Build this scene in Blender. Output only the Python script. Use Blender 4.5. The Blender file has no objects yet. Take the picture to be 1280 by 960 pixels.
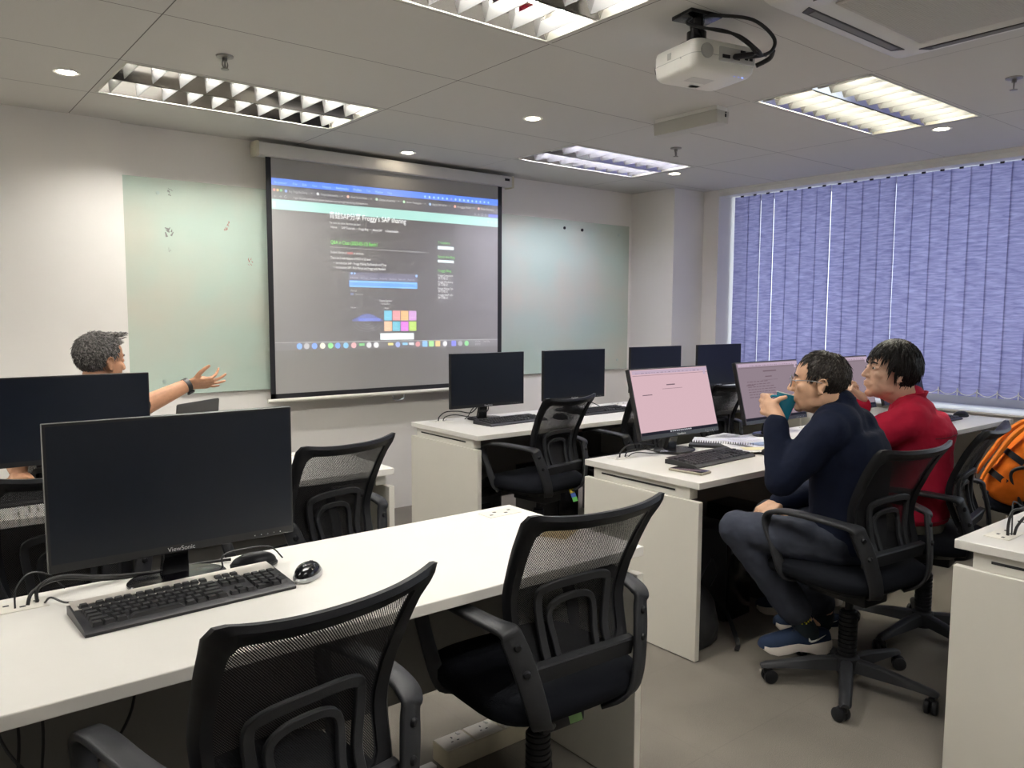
import bpy, bmesh, math, random
from mathutils import Vector, Matrix, Euler, Quaternion
random.seed(7)
PI = math.pi
SC = bpy.context.scene
COL = SC.collection
V = Vector

# ------------------------------------------------------------------ materials
MATS = {}
def mat(name, col, rough=.5, metal=0., spec=.5, noise=0., nscale=40., bump=0., bscale=200., emit=None, estr=0., coat=0., alpha=1.):
    if name in MATS: return MATS[name]
    m = bpy.data.materials.new(name); m.use_nodes = True
    nt = m.node_tree; p = nt.nodes['Principled BSDF']
    p.inputs['Base Color'].default_value = (*col, 1)
    p.inputs['Roughness'].default_value = rough
    p.inputs['Metallic'].default_value = metal
    p.inputs['Specular IOR Level'].default_value = spec
    p.inputs['Coat Weight'].default_value = coat
    p.inputs['Alpha'].default_value = alpha
    if emit:
        p.inputs['Emission Color'].default_value = (*emit, 1)
        p.inputs['Emission Strength'].default_value = estr
    if noise or bump:
        tc = nt.nodes.new('ShaderNodeTexCoord')
    if noise:
        n = nt.nodes.new('ShaderNodeTexNoise'); n.inputs['Scale'].default_value = nscale; n.inputs['Detail'].default_value = 4
        nt.links.new(tc.outputs['Object'], n.inputs['Vector'])
        r = nt.nodes.new('ShaderNodeMapRange'); r.inputs[1].default_value = .3; r.inputs[2].default_value = .7
        r.inputs[3].default_value = 1 - noise; r.inputs[4].default_value = 1 + noise
        nt.links.new(n.outputs['Fac'], r.inputs[0])
        mx = nt.nodes.new('ShaderNodeMix'); mx.data_type = 'RGBA'; mx.blend_type = 'MULTIPLY'; mx.inputs[0].default_value = 1
        mx.inputs[6].default_value = (*col, 1)
        nt.links.new(r.outputs[0], mx.inputs[7]); nt.links.new(mx.outputs[2], p.inputs['Base Color'])
    if bump:
        n2 = nt.nodes.new('ShaderNodeTexNoise'); n2.inputs['Scale'].default_value = bscale; n2.inputs['Detail'].default_value = 3
        nt.links.new(tc.outputs['Object'], n2.inputs['Vector'])
        b = nt.nodes.new('ShaderNodeBump'); b.inputs['Strength'].default_value = bump; b.inputs['Distance'].default_value = .002
        nt.links.new(n2.outputs['Fac'], b.inputs['Height']); nt.links.new(b.outputs[0], p.inputs['Normal'])
    MATS[name] = m
    return m

def emat(name, col, s=1.):
    if name in MATS: return MATS[name]
    m = bpy.data.materials.new(name); m.use_nodes = True; nt = m.node_tree; nt.nodes.clear()
    o = nt.nodes.new('ShaderNodeOutputMaterial'); e = nt.nodes.new('ShaderNodeEmission')
    e.inputs[0].default_value = (*col, 1); e.inputs[1].default_value = s
    nt.links.new(e.outputs[0], o.inputs[0]); MATS[name] = m
    return m

def addmat(name, col, s=1.):
    """projected light: adds to whatever the cloth behind it reflects"""
    if name in MATS: return MATS[name]
    m = bpy.data.materials.new(name); m.use_nodes = True; nt = m.node_tree; nt.nodes.clear()
    o = nt.nodes.new('ShaderNodeOutputMaterial'); e = nt.nodes.new('ShaderNodeEmission'); t = nt.nodes.new('ShaderNodeBsdfTransparent'); a = nt.nodes.new('ShaderNodeAddShader')
    e.inputs[0].default_value = (*col, 1); e.inputs[1].default_value = s
    nt.links.new(e.outputs[0], a.inputs[0]); nt.links.new(t.outputs[0], a.inputs[1]); nt.links.new(a.outputs[0], o.inputs[0]); MATS[name] = m
    return m

def hexc(r, g, b):
    f = lambda c: (c/255/12.92) if c/255 <= .04045 else ((c/255+.055)/1.055)**2.4
    return (f(r), f(g), f(b))

# ------------------------------------------------------------------ mesh builder
class B:
    def __init__(s): s.bm = bmesh.new(); s.uv = s.bm.loops.layers.uv.new('uv'); s.mi = 0
    def _face(s, vs):
        try:
            f = s.bm.faces.new(vs); f.material_index = s.mi; return f
        except ValueError: return None
    def box(s, c, d, rot=None, bev=0., taper=None):
        c = V(c); M = rot if rot is not None else Matrix.Identity(3)
        if not isinstance(M, Matrix): M = Euler(M).to_matrix()
        vs = []
        for x in (-.5, .5):
            for y in (-.5, .5):
                for z in (-.5, .5):
                    k = (taper if (taper and z > 0) else 1)
                    vs.append(s.bm.verts.new(c + M @ V((x*d[0]*k, y*d[1]*k, z*d[2]))))
        fs = []
        for q in ((0,1,3,2),(4,6,7,5),(0,4,5,1),(2,3,7,6),(0,2,6,4),(1,5,7,3)): fs.append(s._face([vs[i] for i in q]))
        if bev:
            es = list({e for f in fs for e in f.edges})
            r = bmesh.ops.bevel(s.bm, geom=es, offset=bev, segments=2, affect='EDGES', profile=.5)
            for f in r['faces']: f.material_index = s.mi
        return s
    def span(s, a, b, bev=0.):
        a, b = V(a), V(b); return s.box((a+b)/2, [abs(q) for q in (b-a)], None, bev)
    def loft(s, rings, cap=True, closed=True, loop=False):
        R = [[s.bm.verts.new(V(p)) for p in r] for r in rings]; n = len(R[0])
        for i in range(len(R) - (0 if loop else 1)):
            a, b = R[i], R[(i+1) % len(R)]
            for j in range(n if closed else n-1):
                k = (j+1) % n; s._face([a[j], a[k], b[k], b[j]])
        if cap and not loop and closed:
            s._face(R[0][::-1]); s._face(R[-1])
        return s
    def cyl(s, p0, p1, r0, r1=None, seg=20, cap=True):
        p0, p1 = V(p0), V(p1); r1 = r0 if r1 is None else r1
        d = (p1-p0).normalized(); q = d.to_track_quat('Z', 'Y').to_matrix()
        ring = lambda p, r: [p + q @ V((r*math.cos(2*PI*i/seg), r*math.sin(2*PI*i/seg), 0)) for i in range(seg)]
        return s.loft([ring(p0, r0), ring(p1, r1)], cap)
    def lathe(s, prof, c=(0,0,0), seg=24, axis=None):
        c = V(c); q = V(axis).normalized().to_track_quat('Z','Y').to_matrix() if axis is not None else Matrix.Identity(3)
        return s.loft([[c + q @ V((max(r,1e-5)*math.cos(2*PI*i/seg), max(r,1e-5)*math.sin(2*PI*i/seg), z)) for i in range(seg)] for r, z in prof], True)
    def tube(s, pts, r, seg=8, closed=False, smooth=0, flat=1.):
        pts = [V(p) for p in pts]
        if smooth: pts = crom(pts, smooth, closed)
        n = len(pts); rings = []; up = None
        for i, p in enumerate(pts):
            a = pts[(i-1) % n] if (closed or i > 0) else p; b = pts[(i+1) % n] if (closed or i < n-1) else p
            t = (b-a).normalized()
            if up is None:
                up = V((0,0,1)) if abs(t.z) < .9 else V((0,1,0))
            sd = t.cross(up).normalized(); up = sd.cross(t).normalized()
            rr = r[min(i*len(r)//n, len(r)-1)] if isinstance(r, (list, tuple)) else r
            rings.append([p + sd*(rr*math.cos(2*PI*k/seg)) + up*(rr*flat*math.sin(2*PI*k/seg)) for k in range(seg)])
        return s.loft(rings, not closed, True, closed)
    def strap(s, pts, wv, w, t, sub=5, closed=False, rnd=.3):
        """flat band through pts; wv = width direction per point, w = widths, t = thickness"""
        n = len(pts); w = w if isinstance(w, (list, tuple)) else [w]*n; t = t if isinstance(t, (list, tuple)) else [t]*n
        P = crom([V(p) for p in pts], sub, closed); W = crom([V(a) for a in wv], sub, closed)
        S = crom([V((a, b, 0)) for a, b in zip(w, t)], sub, closed); m = len(P); rings = []
        for i in range(m):
            a = P[(i-1) % m] if (closed or i > 0) else P[i]; b = P[(i+1) % m] if (closed or i < m-1) else P[i]
            tg = (b-a).normalized(); x = (W[i] - tg*W[i].dot(tg)).normalized(); nn = x.cross(tg)
            hw, ht = S[i].x/2, S[i].y/2; c = min(hw, ht)*rnd*2*.5
            rings.append([P[i] + x*u + nn*v for u, v in ((-hw+c,-ht),(hw-c,-ht),(hw,-ht+c),(hw,ht-c),(hw-c,ht),(-hw+c,ht),(-hw,ht-c),(-hw,-ht+c))])
        return s.loft(rings, not closed, True, closed)
    def grid(s, fn, nu, nv, uvs=None, closed_u=False):
        G = [[s.bm.verts.new(V(fn(i/nu, j/nv))) for i in range(nu + (0 if closed_u else 1))] for j in range(nv+1)]
        for j in range(nv):
            for i in range(nu):
                i2 = (i+1) % len(G[0]) if closed_u else i+1
                f = s._face([G[j][i], G[j][i2], G[j+1][i2], G[j+1][i]])
                if f and uvs:
                    for l, (a, b) in zip(f.loops, ((i,j),(i+1,j),(i+1,j+1),(i,j+1))): l[s.uv].uv = uvs(a/nu, b/nv)
        return s
    def ell(s, c, r, rot=None, seg=20, rings=12):
        c = V(c); M = Euler(rot).to_matrix() if rot is not None and not isinstance(rot, Matrix) else (rot if rot is not None else Matrix.Identity(3))
        r = (r, r, r) if isinstance(r, (int, float)) else r
        def P(a, b): return c + M @ V((r[0]*math.sin(b)*math.cos(a), r[1]*math.sin(b)*math.sin(a), r[2]*math.cos(b)))
        top = s.bm.verts.new(P(0, 0)); bot = s.bm.verts.new(P(0, PI))
        R = [[s.bm.verts.new(P(2*PI*i/seg, PI*j/rings)) for i in range(seg)] for j in range(1, rings)]
        for i in range(seg):
            k = (i+1) % seg; s._face([top, R[0][i], R[0][k]]); s._face([bot, R[-1][k], R[-1][i]])
            for j in range(len(R)-1): s._face([R[j][i], R[j+1][i], R[j+1][k], R[j][k]])
        return s
    def capsule(s, a, b, ra, rb=None, seg=14):
        """tapered limb piece with round ends"""
        a, b = V(a), V(b); rb = ra if rb is None else rb
        d = (b-a); L = d.length; q = d.normalized().to_track_quat('Z','Y').to_matrix()
        prof = [(ra*math.sin(t), -ra*math.cos(t)) for t in (0.02, .4, .8, 1.2, PI/2)] + [(rb*math.cos(t), L + rb*math.sin(t)) for t in (0, .4, .8, 1.2, 1.55)]
        return s.loft([[a + q @ V((r*math.cos(2*PI*i/seg), r*math.sin(2*PI*i/seg), z)) for i in range(seg)] for r, z in prof])
    def chain(s, pts, rs, seg=14):
        for i in range(len(pts)-1): s.capsule(pts[i], pts[i+1], rs[i], rs[i+1], seg)
        return s
    def prism(s, pts2, f, d):
        """closed 2-D outline mapped by f(u,v)->point, extruded by vector d"""
        d = V(d); a = [s.bm.verts.new(V(f(u, v))) for u, v in pts2]; b = [s.bm.verts.new(v.co + d) for v in a]; n = len(a)
        s._face(a[::-1]); s._face(b)
        for i in range(n): s._face([a[i], a[(i+1) % n], b[(i+1) % n], b[i]])
        return s
    def quad(s, a, b, c, d):
        f = s._face([s.bm.verts.new(V(p)) for p in (a, b, c, d)])
        for l, q in zip(f.loops, ((0,0),(1,0),(1,1),(0,1))): l[s.uv].uv = q
        return s
    def mesh(s, name, mats, angle=40):
        bmesh.ops.recalc_face_normals(s.bm, faces=s.bm.faces)
        me = bpy.data.meshes.new(name); s.bm.to_mesh(me); s.bm.free()
        for m in (mats if isinstance(mats, (list, tuple)) else [mats]): me.materials.append(m)
        for p in me.polygons: p.use_smooth = True
        me.set_sharp_from_angle(angle=math.radians(angle))
        return me
    def obj(s, name, mats, parent=None, bev=0., angle=40, seg=2):
        me = s.mesh(name, mats, angle); o = bpy.data.objects.new(name, me); COL.objects.link(o)
        if parent: o.parent = parent
        if bev:
            b = o.modifiers.new('bevel', 'BEVEL'); b.width = bev; b.segments = seg; b.limit_method = 'ANGLE'; b.angle_limit = math.radians(40)
        return o

def crom(P, sub, closed=False):
    n = len(P); out = []
    if n < 3 and not closed:
        return [P[0].lerp(P[1], i/sub) for i in range(sub+1)]
    for i in range(n if closed else n-1):
        g = (lambda k: P[k % n]) if closed else (lambda k: P[min(max(k, 0), n-1)])
        a, b, c, d = g(i-1), g(i), g(i+1), g(i+2)
        for k in range(sub):
            t = k/sub
            out.append(.5*((2*b) + (c-a)*t + (2*a-5*b+4*c-d)*t*t + (3*b-a-3*c+d)*t**3))
    if not closed: out.append(P[-1])
    return out

def thing(name, label, cat, loc=(0,0,0), rz=0., group=None):
    o = bpy.data.objects.new(name, None); COL.objects.link(o); o.empty_display_size = .1
    o.location = loc; o.rotation_euler = (0, 0, rz); return tag(o, label, cat, group)
def tag(o, label, cat, group=None, kind=None):
    o['label'] = label; o['category'] = cat
    if group: o['group'] = group
    if kind: o['kind'] = kind
    return o
def struct(o): o['kind'] = 'structure'; return o
def kids(o): return [c for c in ALL() if c.parent == o]
def ALL(): return list(bpy.data.objects)
def copy_tree(o, parent=None, skip=()):
    c = o.copy(); COL.objects.link(c)
    c.parent = parent
    for ch in kids(o):
        if ch.name.split('.')[0] in skip: continue
        copy_tree(ch, c, skip)
    return c
def dup(root, loc, rz, label, group=None, skip=()):
    r = copy_tree(root, None, skip); r.location = loc; r.rotation_euler = (0, 0, rz); r['label'] = label
    if group: r['group'] = group
    return r

def text_mesh(name, s, size, m, parent, M, align='LEFT', depth=.0, extr=0., xs=1.):
    cu = bpy.data.curves.new(name, 'FONT'); cu.body = s; cu.size = size; cu.align_x = align; cu.extrude = extr
    t = bpy.data.objects.new(name + '_curve', cu); COL.objects.link(t)
    dg = bpy.context.evaluated_depsgraph_get(); me = bpy.data.meshes.new_from_object(t.evaluated_get(dg))
    bpy.data.objects.remove(t); bpy.data.curves.remove(cu)
    me.transform(M @ Matrix.Scale(xs, 4, V((1,0,0)))); me.materials.clear(); me.materials.append(m)
    if parent is None: return me
    o = bpy.data.objects.new(name, me); COL.objects.link(o); o.parent = parent
    return o

# ------------------------------------------------------------------ camera
H = 1.41
pitch, roll, yaw, FPX = 8.99166284e-02, 4.25659024e-03, 6.72087098e-01, 986.95
cy, sy, cp, sp = math.cos(yaw), math.sin(yaw), math.cos(pitch), math.sin(pitch)
fw = V((sy*cp, cy*cp, -sp)); rt = V((cy, -sy, 0)); up = rt.cross(fw)
r2 = rt*math.cos(roll) + up*math.sin(roll); u2 = up*math.cos(roll) - rt*math.sin(roll)
cam = bpy.data.cameras.new('camera'); co = bpy.data.objects.new('camera', cam); COL.objects.link(co)
co.matrix_world = Matrix(((r2.x, u2.x, -fw.x, 0), (r2.y, u2.y, -fw.y, 0), (r2.z, u2.z, -fw.z, H), (0, 0, 0, 1)))
cam.sensor_width = 36; cam.lens = FPX/1280*36; cam.clip_start = .05
SC.camera = co
SC.view_settings.view_transform = 'Standard'; SC.view_settings.look = 'None'; SC.view_settings.gamma = 1
SC.view_settings.use_curve_mapping = False
SC.view_settings.exposure = 0.0
# ------------------------------------------------------------------ room shell
CZ = 2.46
def wallmat():
    m = mat('white_wall_paint', (.84, .815, .77), .75, noise=.012, nscale=3, bump=.15, bscale=120)
    return m
M_wall = wallmat()
M_trim = mat('white_gloss_trim', (.80, .79, .75), .4)
M_desk = mat('white_laminate', (.77, .75, .70), .38, noise=.01, nscale=6)
M_edge = mat('white_edge_band', (.70, .68, .62), .45)
M_panel = mat('cream_laminate_panel', (.70, .675, .605), .45, noise=.01, nscale=6)
M_blk = mat('black_plastic', (.009, .0095, .012), .42, spec=.3, bump=.1, bscale=900)
M_blk2 = mat('dark_grey_plastic', (.020, .021, .024), .5, spec=.35, bump=.2, bscale=700)
M_gloss = mat('gloss_black_plastic', (.006, .006, .008), .2)
M_fab = mat('black_seat_fabric', (.006, .007, .010), .9, spec=.12, bump=.5, bscale=500)
M_cable = mat('black_cable_rubber', (.012, .012, .013), .5)
M_grey = mat('grey_modesty_panel', (.17, .163, .152), .6)
M_alu = mat('brushed_aluminium', (.75, .75, .74), .3, 1.)
M_chrome = mat('chrome', (.8, .8, .8), .12, 1.)
M_white = mat('white_plastic', (.78, .77, .73), .4)

def carpet():
    m = bpy.data.materials.new('grey_carpet_tiles'); m.use_nodes = True; nt = m.node_tree; p = nt.nodes['Principled BSDF']
    tc = nt.nodes.new('ShaderNodeTexCoord')
    br = nt.nodes.new('ShaderNodeTexBrick'); br.offset = 0; br.inputs['Scale'].default_value = 1
    br.inputs['Brick Width'].default_value = .5; br.inputs['Row Height'].default_value = .5; br.inputs['Mortar Size'].default_value = .0012
    br.inputs['Color1'].default_value = (.175, .160, .136, 1); br.inputs['Color2'].default_value = (.168, .154, .131, 1); br.inputs['Mortar'].default_value = (.15, .137, .117, 1)
    nt.links.new(tc.outputs['Object'], br.inputs['Vector'])
    n = nt.nodes.new('ShaderNodeTexNoise'); n.inputs['Scale'].default_value = 420; n.inputs['Detail'].default_value = 3
    n2 = nt.nodes.new('ShaderNodeTexNoise'); n2.inputs['Scale'].default_value = 2.3; n2.inputs['Detail'].default_value = 6
    for q in (n, n2): nt.links.new(tc.outputs['Object'], q.inputs['Vector'])
    last = br.outputs['Color']
    for q, a in ((n, .30), (n2, .12)):
        r = nt.nodes.new('ShaderNodeMapRange'); r.inputs[1].default_value = .3; r.inputs[2].default_value = .7; r.inputs[3].default_value = 1-a; r.inputs[4].default_value = 1+a
        nt.links.new(q.outputs['Fac'], r.inputs[0])
        mx = nt.nodes.new('ShaderNodeMix'); mx.data_type = 'RGBA'; mx.blend_type = 'MULTIPLY'; mx.inputs[0].default_value = 1
        nt.links.new(last, mx.inputs[6]); nt.links.new(r.outputs[0], mx.inputs[7]); last = mx.outputs[2]
    nt.links.new(last, p.inputs['Base Color']); p.inputs['Roughness'].default_value = .95; p.inputs['Specular IOR Level'].default_value = .15
    b = nt.nodes.new('ShaderNodeBump'); b.inputs['Strength'].default_value = .5; b.inputs['Distance'].default_value = .003
    nt.links.new(n.outputs['Fac'], b.inputs['Height']); nt.links.new(b.outputs[0], p.inputs['Normal'])
    return m
struct(B().span((-2.6, -1.6, -.1), (6.2, 5.1, 0)).obj('floor', carpet()))

struct(B().span((1.09, 4.91, 0), (5.27, 5.05, 2.6)).obj('wall_front', M_wall))
struct(B().span((-2.6, 4.868, 0), (1.09, 5.05, 2.6)).obj('wall_front_left', M_wall))
struct(B().span((-2.7, -1.6, 0), (-2.55, 5.05, 2.6)).obj('wall_left', M_wall))
struct(B().span((-2.6, -1.7, 0), (6.3, -1.55, 2.6)).obj('wall_back', M_wall))
# pillar in the corner
struct(B().span((5.26, 4.43, 0), (6.3, 5.05, 2.6)).obj('wall_column', M_wall))
# window wall: pier, sill wall, return
struct(B().span((5.65, 4.27, 0), (6.3, 4.43, 2.6)).span((5.73, -1.55, 0), (6.3, 4.27, .755)).span((5.86, -1.55, .755), (6.3, -.6, 2.6)).obj('wall_right', M_wall))
struct(B().span((5.65, -1.55, 2.405), (5.76, 4.27, 2.47)).span((5.635, -1.55, 2.437), (5.65, 4.27, 2.47)).obj('trim_1', M_trim, bev=.002))
struct(B().span((5.76, -1.55, 2.452), (6.3, 4.27, 2.6)).obj('trim_2', M_trim))
w = struct(B().span((5.70, -1.55, .752), (6.12, 4.27, .766)).obj('trim_3', M_trim, bev=.003))
# window frame and panes
fr = B()
for y in (-.6, .6, 1.82, 3.04, 4.25): fr.span((6.10, y-.025, .766), (6.15, y+.025, 2.452))
for z, k in ((.815, .05), (2.43, .025)): fr.span((6.10, -.6, z-k+.001), (6.15, 4.27, z+k))
win = struct(fr.obj('window_1', mat('window_frame_aluminium', (.55, .55, .55), .4, .6)))
def glass():
    m = bpy.data.materials.new('window_glass'); m.use_nodes = True; nt = m.node_tree; nt.nodes.clear()
    o = nt.nodes.new('ShaderNodeOutputMaterial'); t = nt.nodes.new('ShaderNodeBsdfTransparent'); g = nt.nodes.new('ShaderNodeBsdfGlossy'); mx = nt.nodes.new('ShaderNodeMixShader')
    t.inputs[0].default_value = (.86, .90, .93, 1); g.inputs['Roughness'].default_value = .02; mx.inputs[0].default_value = .07
    nt.links.new(t.outputs[0], mx.inputs[1]); nt.links.new(g.outputs[0], mx.inputs[2]); nt.links.new(mx.outputs[0], o.inputs[0]); return m
gp = B().span((6.121, -.6, .84), (6.127, 4.25, 2.43)).obj('window_pane', glass(), win); struct(gp)

# ceiling: slab with openings for the four recessed fittings, tile joints in the material
TX = [.835, 2.105, 3.43, 4.64, 5.85, -.435, -1.7]
TY = [4.33, 3.70, 3.05, 2.42, 1.80, 1.17, .54, -.09, -.72, 4.95]
def ceilmat():
    m = bpy.data.materials.new('ceiling_tile'); m.use_nodes = True; nt = m.node_tree; p = nt.nodes['Principled BSDF']
    p.inputs['Base Color'].default_value = (.60, .585, .55, 1); p.inputs['Roughness'].default_value = .9; p.inputs['Specular IOR Level'].default_value = .2
    tc = nt.nodes.new('ShaderNodeTexCoord'); n = nt.nodes.new('ShaderNodeTexNoise'); n.inputs['Scale'].default_value = 160; n.inputs['Detail'].default_value = 5
    b = nt.nodes.new('ShaderNodeBump'); b.inputs['Strength'].default_value = .35; b.inputs['Distance'].default_value = .002
    nt.links.new(tc.outputs['Object'], n.inputs['Vector']); nt.links.new(n.outputs['Fac'], b.inputs['Height']); nt.links.new(b.outputs[0], p.inputs['Normal'])
    return m
M_ceil = ceilmat()
M_joint = mat('ceiling_joint_shadow_gap', (.16, .15, .14), .9)
LIGHTS = [(.86, 2.085, 3.72, 4.31), (.86, 2.085, 1.82, 2.41), (3.445, 4.615, 3.72, 4.31), (3.445, 4.615, 1.815, 2.405)]
EXTRA = [(-1.68, -.455, 3.72, 4.31), (-1.68, -.455, 1.82, 2.41), (.86, 2.085, -.07, .52)]
cb = B(); ALLF = LIGHTS + EXTRA
xs = sorted(set([-2.6, 6.2] + TX + [a for f in ALLF for a in f[:2]])); ys = sorted(set([-1.6, 5.1] + TY + [a for f in ALLF for a in f[2:]]))
J = .0022
def inhole(x, y): return any(f[0] < x < f[1] and f[2] < y < f[3] for f in ALLF)
for i in range(len(xs)-1):
    for j in range(len(ys)-1):
        x0, x1, y0, y1 = xs[i], xs[i+1], ys[j], ys[j+1]
        if inhole((x0+x1)/2, (y0+y1)/2): continue
        a = J if x0 in TX else 0; b = J if x1 in TX else 0; c = J if y0 in TY else 0; d = J if y1 in TY else 0
        if x1-x0 < .02 or y1-y0 < .02: a = b = c = d = 0
        z = CZ
        cb.mi = 0
        cb.quad((x0+a, y0+c, z), (x1-b, y0+c, z), (x1-b, y1-d, z), (x0+a, y1-d, z))
        cb.mi = 1
        cb.quad((x0, y0, z+.004), (x1, y0, z+.004), (x1, y1, z+.004), (x0, y1, z+.004))
cb.mi = 0
cb.span((-2.6, -1.6, 2.62), (6.2, 5.1, 2.7))
struct(cb.obj('ceiling', [M_ceil, M_joint]))

# ------------------------------------------------------------------ recessed louvre light fittings
def tubemat(name, c, s):
    return emat(name, c, s)
M_refl = mat('louvre_mirror_reflector', (.55, .54, .52), .10, 1.)
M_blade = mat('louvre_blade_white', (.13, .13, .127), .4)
M_lfr = mat('light_frame_enamel', (.50, .49, .43), .4)
LAB = ['recessed louvre ceiling light over the left end of the screen, dark mirrored cells',
       'recessed louvre ceiling light cut by the top edge of the photo, bright tube showing',
       'recessed louvre ceiling light with a violet tint, beyond the white emergency light box',
       'recessed louvre ceiling light glowing warm white between projector and blinds']
TUBE = [((1, .97, .92), 1.0), ((1, .97, .92), 1.0), ((.86, .84, 1), .9), ((1, .95, .80), 1.0)]
TUBE_S = 62.
def fitting(f, label, tint, k, n=10, full=True):
    x0, x1, y0, y1 = f; cx, cyy = (x0+x1)/2, (y0+y1)/2; L = x1-x0; W = y1-y0
    t = thing('louvre_light', label, 'ceiling light', (cx, cyy, CZ), 0, 'louvre ceiling lights')
    hx, hy = L/2, W/2
    fb = B()
    for a, b in (((-hx, -hy, -.002), (hx, -hy+.010, .002)), ((-hx, hy-.010, -.002), (hx, hy, .002)), ((-hx, -hy, -.002), (-hx+.010, hy, .002)), ((hx-.010, -hy, -.002), (hx, hy, .002))): fb.span(a, b)
    fb.obj('frame', M_lfr, t)
    hb = B(); hb.span((-hx, -hy, .118), (hx, hy, .124))
    for a, b in (((-hx, -hy, 0), (hx, -hy+.004, .124)), ((-hx, hy-.004, 0), (hx, hy, .124)), ((-hx, -hy, 0), (-hx+.004, hy, .124)), ((hx-.004, -hy, 0), (hx, hy, .124))): hb.span(a, b)
    hb.obj('housing', M_lfr, t)
    for sgn in (-1, 1):
        yc = sgn*W/4
        # parabolic side reflectors of each lamp bay
        rb = B(); hw = W/4 - .006
        pr = [(hw*q/9, .1146-(hw*q/9)**2/(4*.0426)) for q in range(-9, 10)]
        rb.loft([[(-hx+.012, yc+a, z) for a, z in pr], [(hx-.012, yc+a, z) for a, z in pr]], False, False)
        rb.obj('reflector', M_refl, t)
        tb = B(); tb.cyl((-hx+.03, yc, .072), (hx-.03, yc, .072), .014, seg=12); tb.obj('tube', tubemat('tube_%02d%02d%02d' % tuple(int(c*99) for c in tint), tint, TUBE_S*k), t)
        for q in (-1, 1): B().cyl((q*(hx-.03), yc, .072), (q*(hx-.012), yc, .072), .016, seg=12).obj('tube_cap', mat('lamp_holder_cream', (.75, .72, .5), .4), t)
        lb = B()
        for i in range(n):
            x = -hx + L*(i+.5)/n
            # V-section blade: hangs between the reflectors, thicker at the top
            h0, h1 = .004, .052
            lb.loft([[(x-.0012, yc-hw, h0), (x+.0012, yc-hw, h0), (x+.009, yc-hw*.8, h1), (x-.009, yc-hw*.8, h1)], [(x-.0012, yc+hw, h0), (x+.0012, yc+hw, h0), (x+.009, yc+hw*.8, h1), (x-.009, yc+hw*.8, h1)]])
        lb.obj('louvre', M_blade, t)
    return t
for f, l, (tint, k) in zip(LIGHTS, LAB, TUBE): fitting(f, l, tint, k)
for f, l in zip(EXTRA, ['recessed louvre ceiling light near the left wall by the front', 'recessed louvre ceiling light near the left wall, second from the front', 'recessed louvre ceiling light overhead behind the viewer']): fitting(f, l, (1, .97, .92), 1.)

# downlights
DL = [((.694, 4.04), 'small round downlight set in the ceiling left of the dark mirrored louvre light'), ((2.772, 4.60), 'small round downlight above the projection screen casing'), ((2.818, 3.37), 'small round downlight mid ceiling, before the violet louvre light'),
      ((4.731, 3.99), 'small round downlight by the right end of the violet louvre light'), ((4.761, 2.08), 'small round downlight by the right end of the warm louvre light')]
M_lamp = emat('downlight_lamp', (1, .86, .66), 26.)
for k, ((x, y), l) in enumerate(DL):
    t = thing('downlight', l, 'downlight', (x, y, CZ), 0, 'round ceiling downlights')
    B().lathe([(.038, .012), (.040, -.001), (.050, -.005), (.054, -.004), (.056, .0), (.056, .003)], seg=28).obj('trim_ring', M_white, t)
    B().lathe([(.0, -.004), (.02, -.006), (.034, -.003), (.038, .004), (.0, .006)], seg=24).obj('lamp', M_lamp, t)
# sprinklers
SP = [((1.163, 3.374), 'sprinkler head hanging near the dark mirrored louvre light'), ((4.015, 3.379), 'sprinkler head hanging between emergency light box and violet louvre light'), ((3.993, 1.444), 'sprinkler head hanging by the air conditioner near the blinds')]
M_brass = mat('tarnished_metal', (.30, .28, .26), .35, .9)
for (x, y), l in SP:
    t = thing('sprinkler', l, 'sprinkler', (x, y, CZ), .4, 'ceiling sprinklers')
    B().lathe([(.0, .002), (.036, .001), (.034, -.006), (.014, -.010), (.010, -.006)], seg=24).obj('escutcheon', M_brass, t)
    b = B(); b.cyl((0,0,-.006), (0,0,-.022), .010, seg=12)
    for q in (-1, 1): b.tube([(q*.008, 0, -.018), (q*.014, 0, -.030), (q*.011, 0, -.044), (0, 0, -.052)], .0026, 6, smooth=3)
    b.cyl((0,0,-.022), (0,0,-.048), .0028, seg=8); b.obj('frame', M_brass, t)
    B().lathe([(.0, -.050), (.016, -.052), (.016, -.055), (.0, -.056)], seg=16).obj('deflector', M_brass, t)

# emergency light box
t = thing('ceiling_emergency_light', 'long white emergency light box fixed under the ceiling behind the projector', 'emergency light', (3.40, 2.77, CZ+.002))
b = B(); b.span((-.045, -.205, -.022), (.045, .205, 0), .003); b.obj('base_plate', M_white, t)
b = B(); b.loft([[(-.052, y, -.022), (.052, y, -.022), (.044, y, -.088), (-.044, y, -.088)] for y in (-.21, .21)]); b.obj('cover', mat('emergency_light_cover', (.46, .45, .41), .35), t, bev=.004)
b = B(); b.box((.02, -.2115, -.045), (.010, .003, .016)); b.cyl((.02, -.211, -.030), (.02, -.214, -.030), .004, seg=10); b.obj('test_button', M_blk, t)

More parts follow.
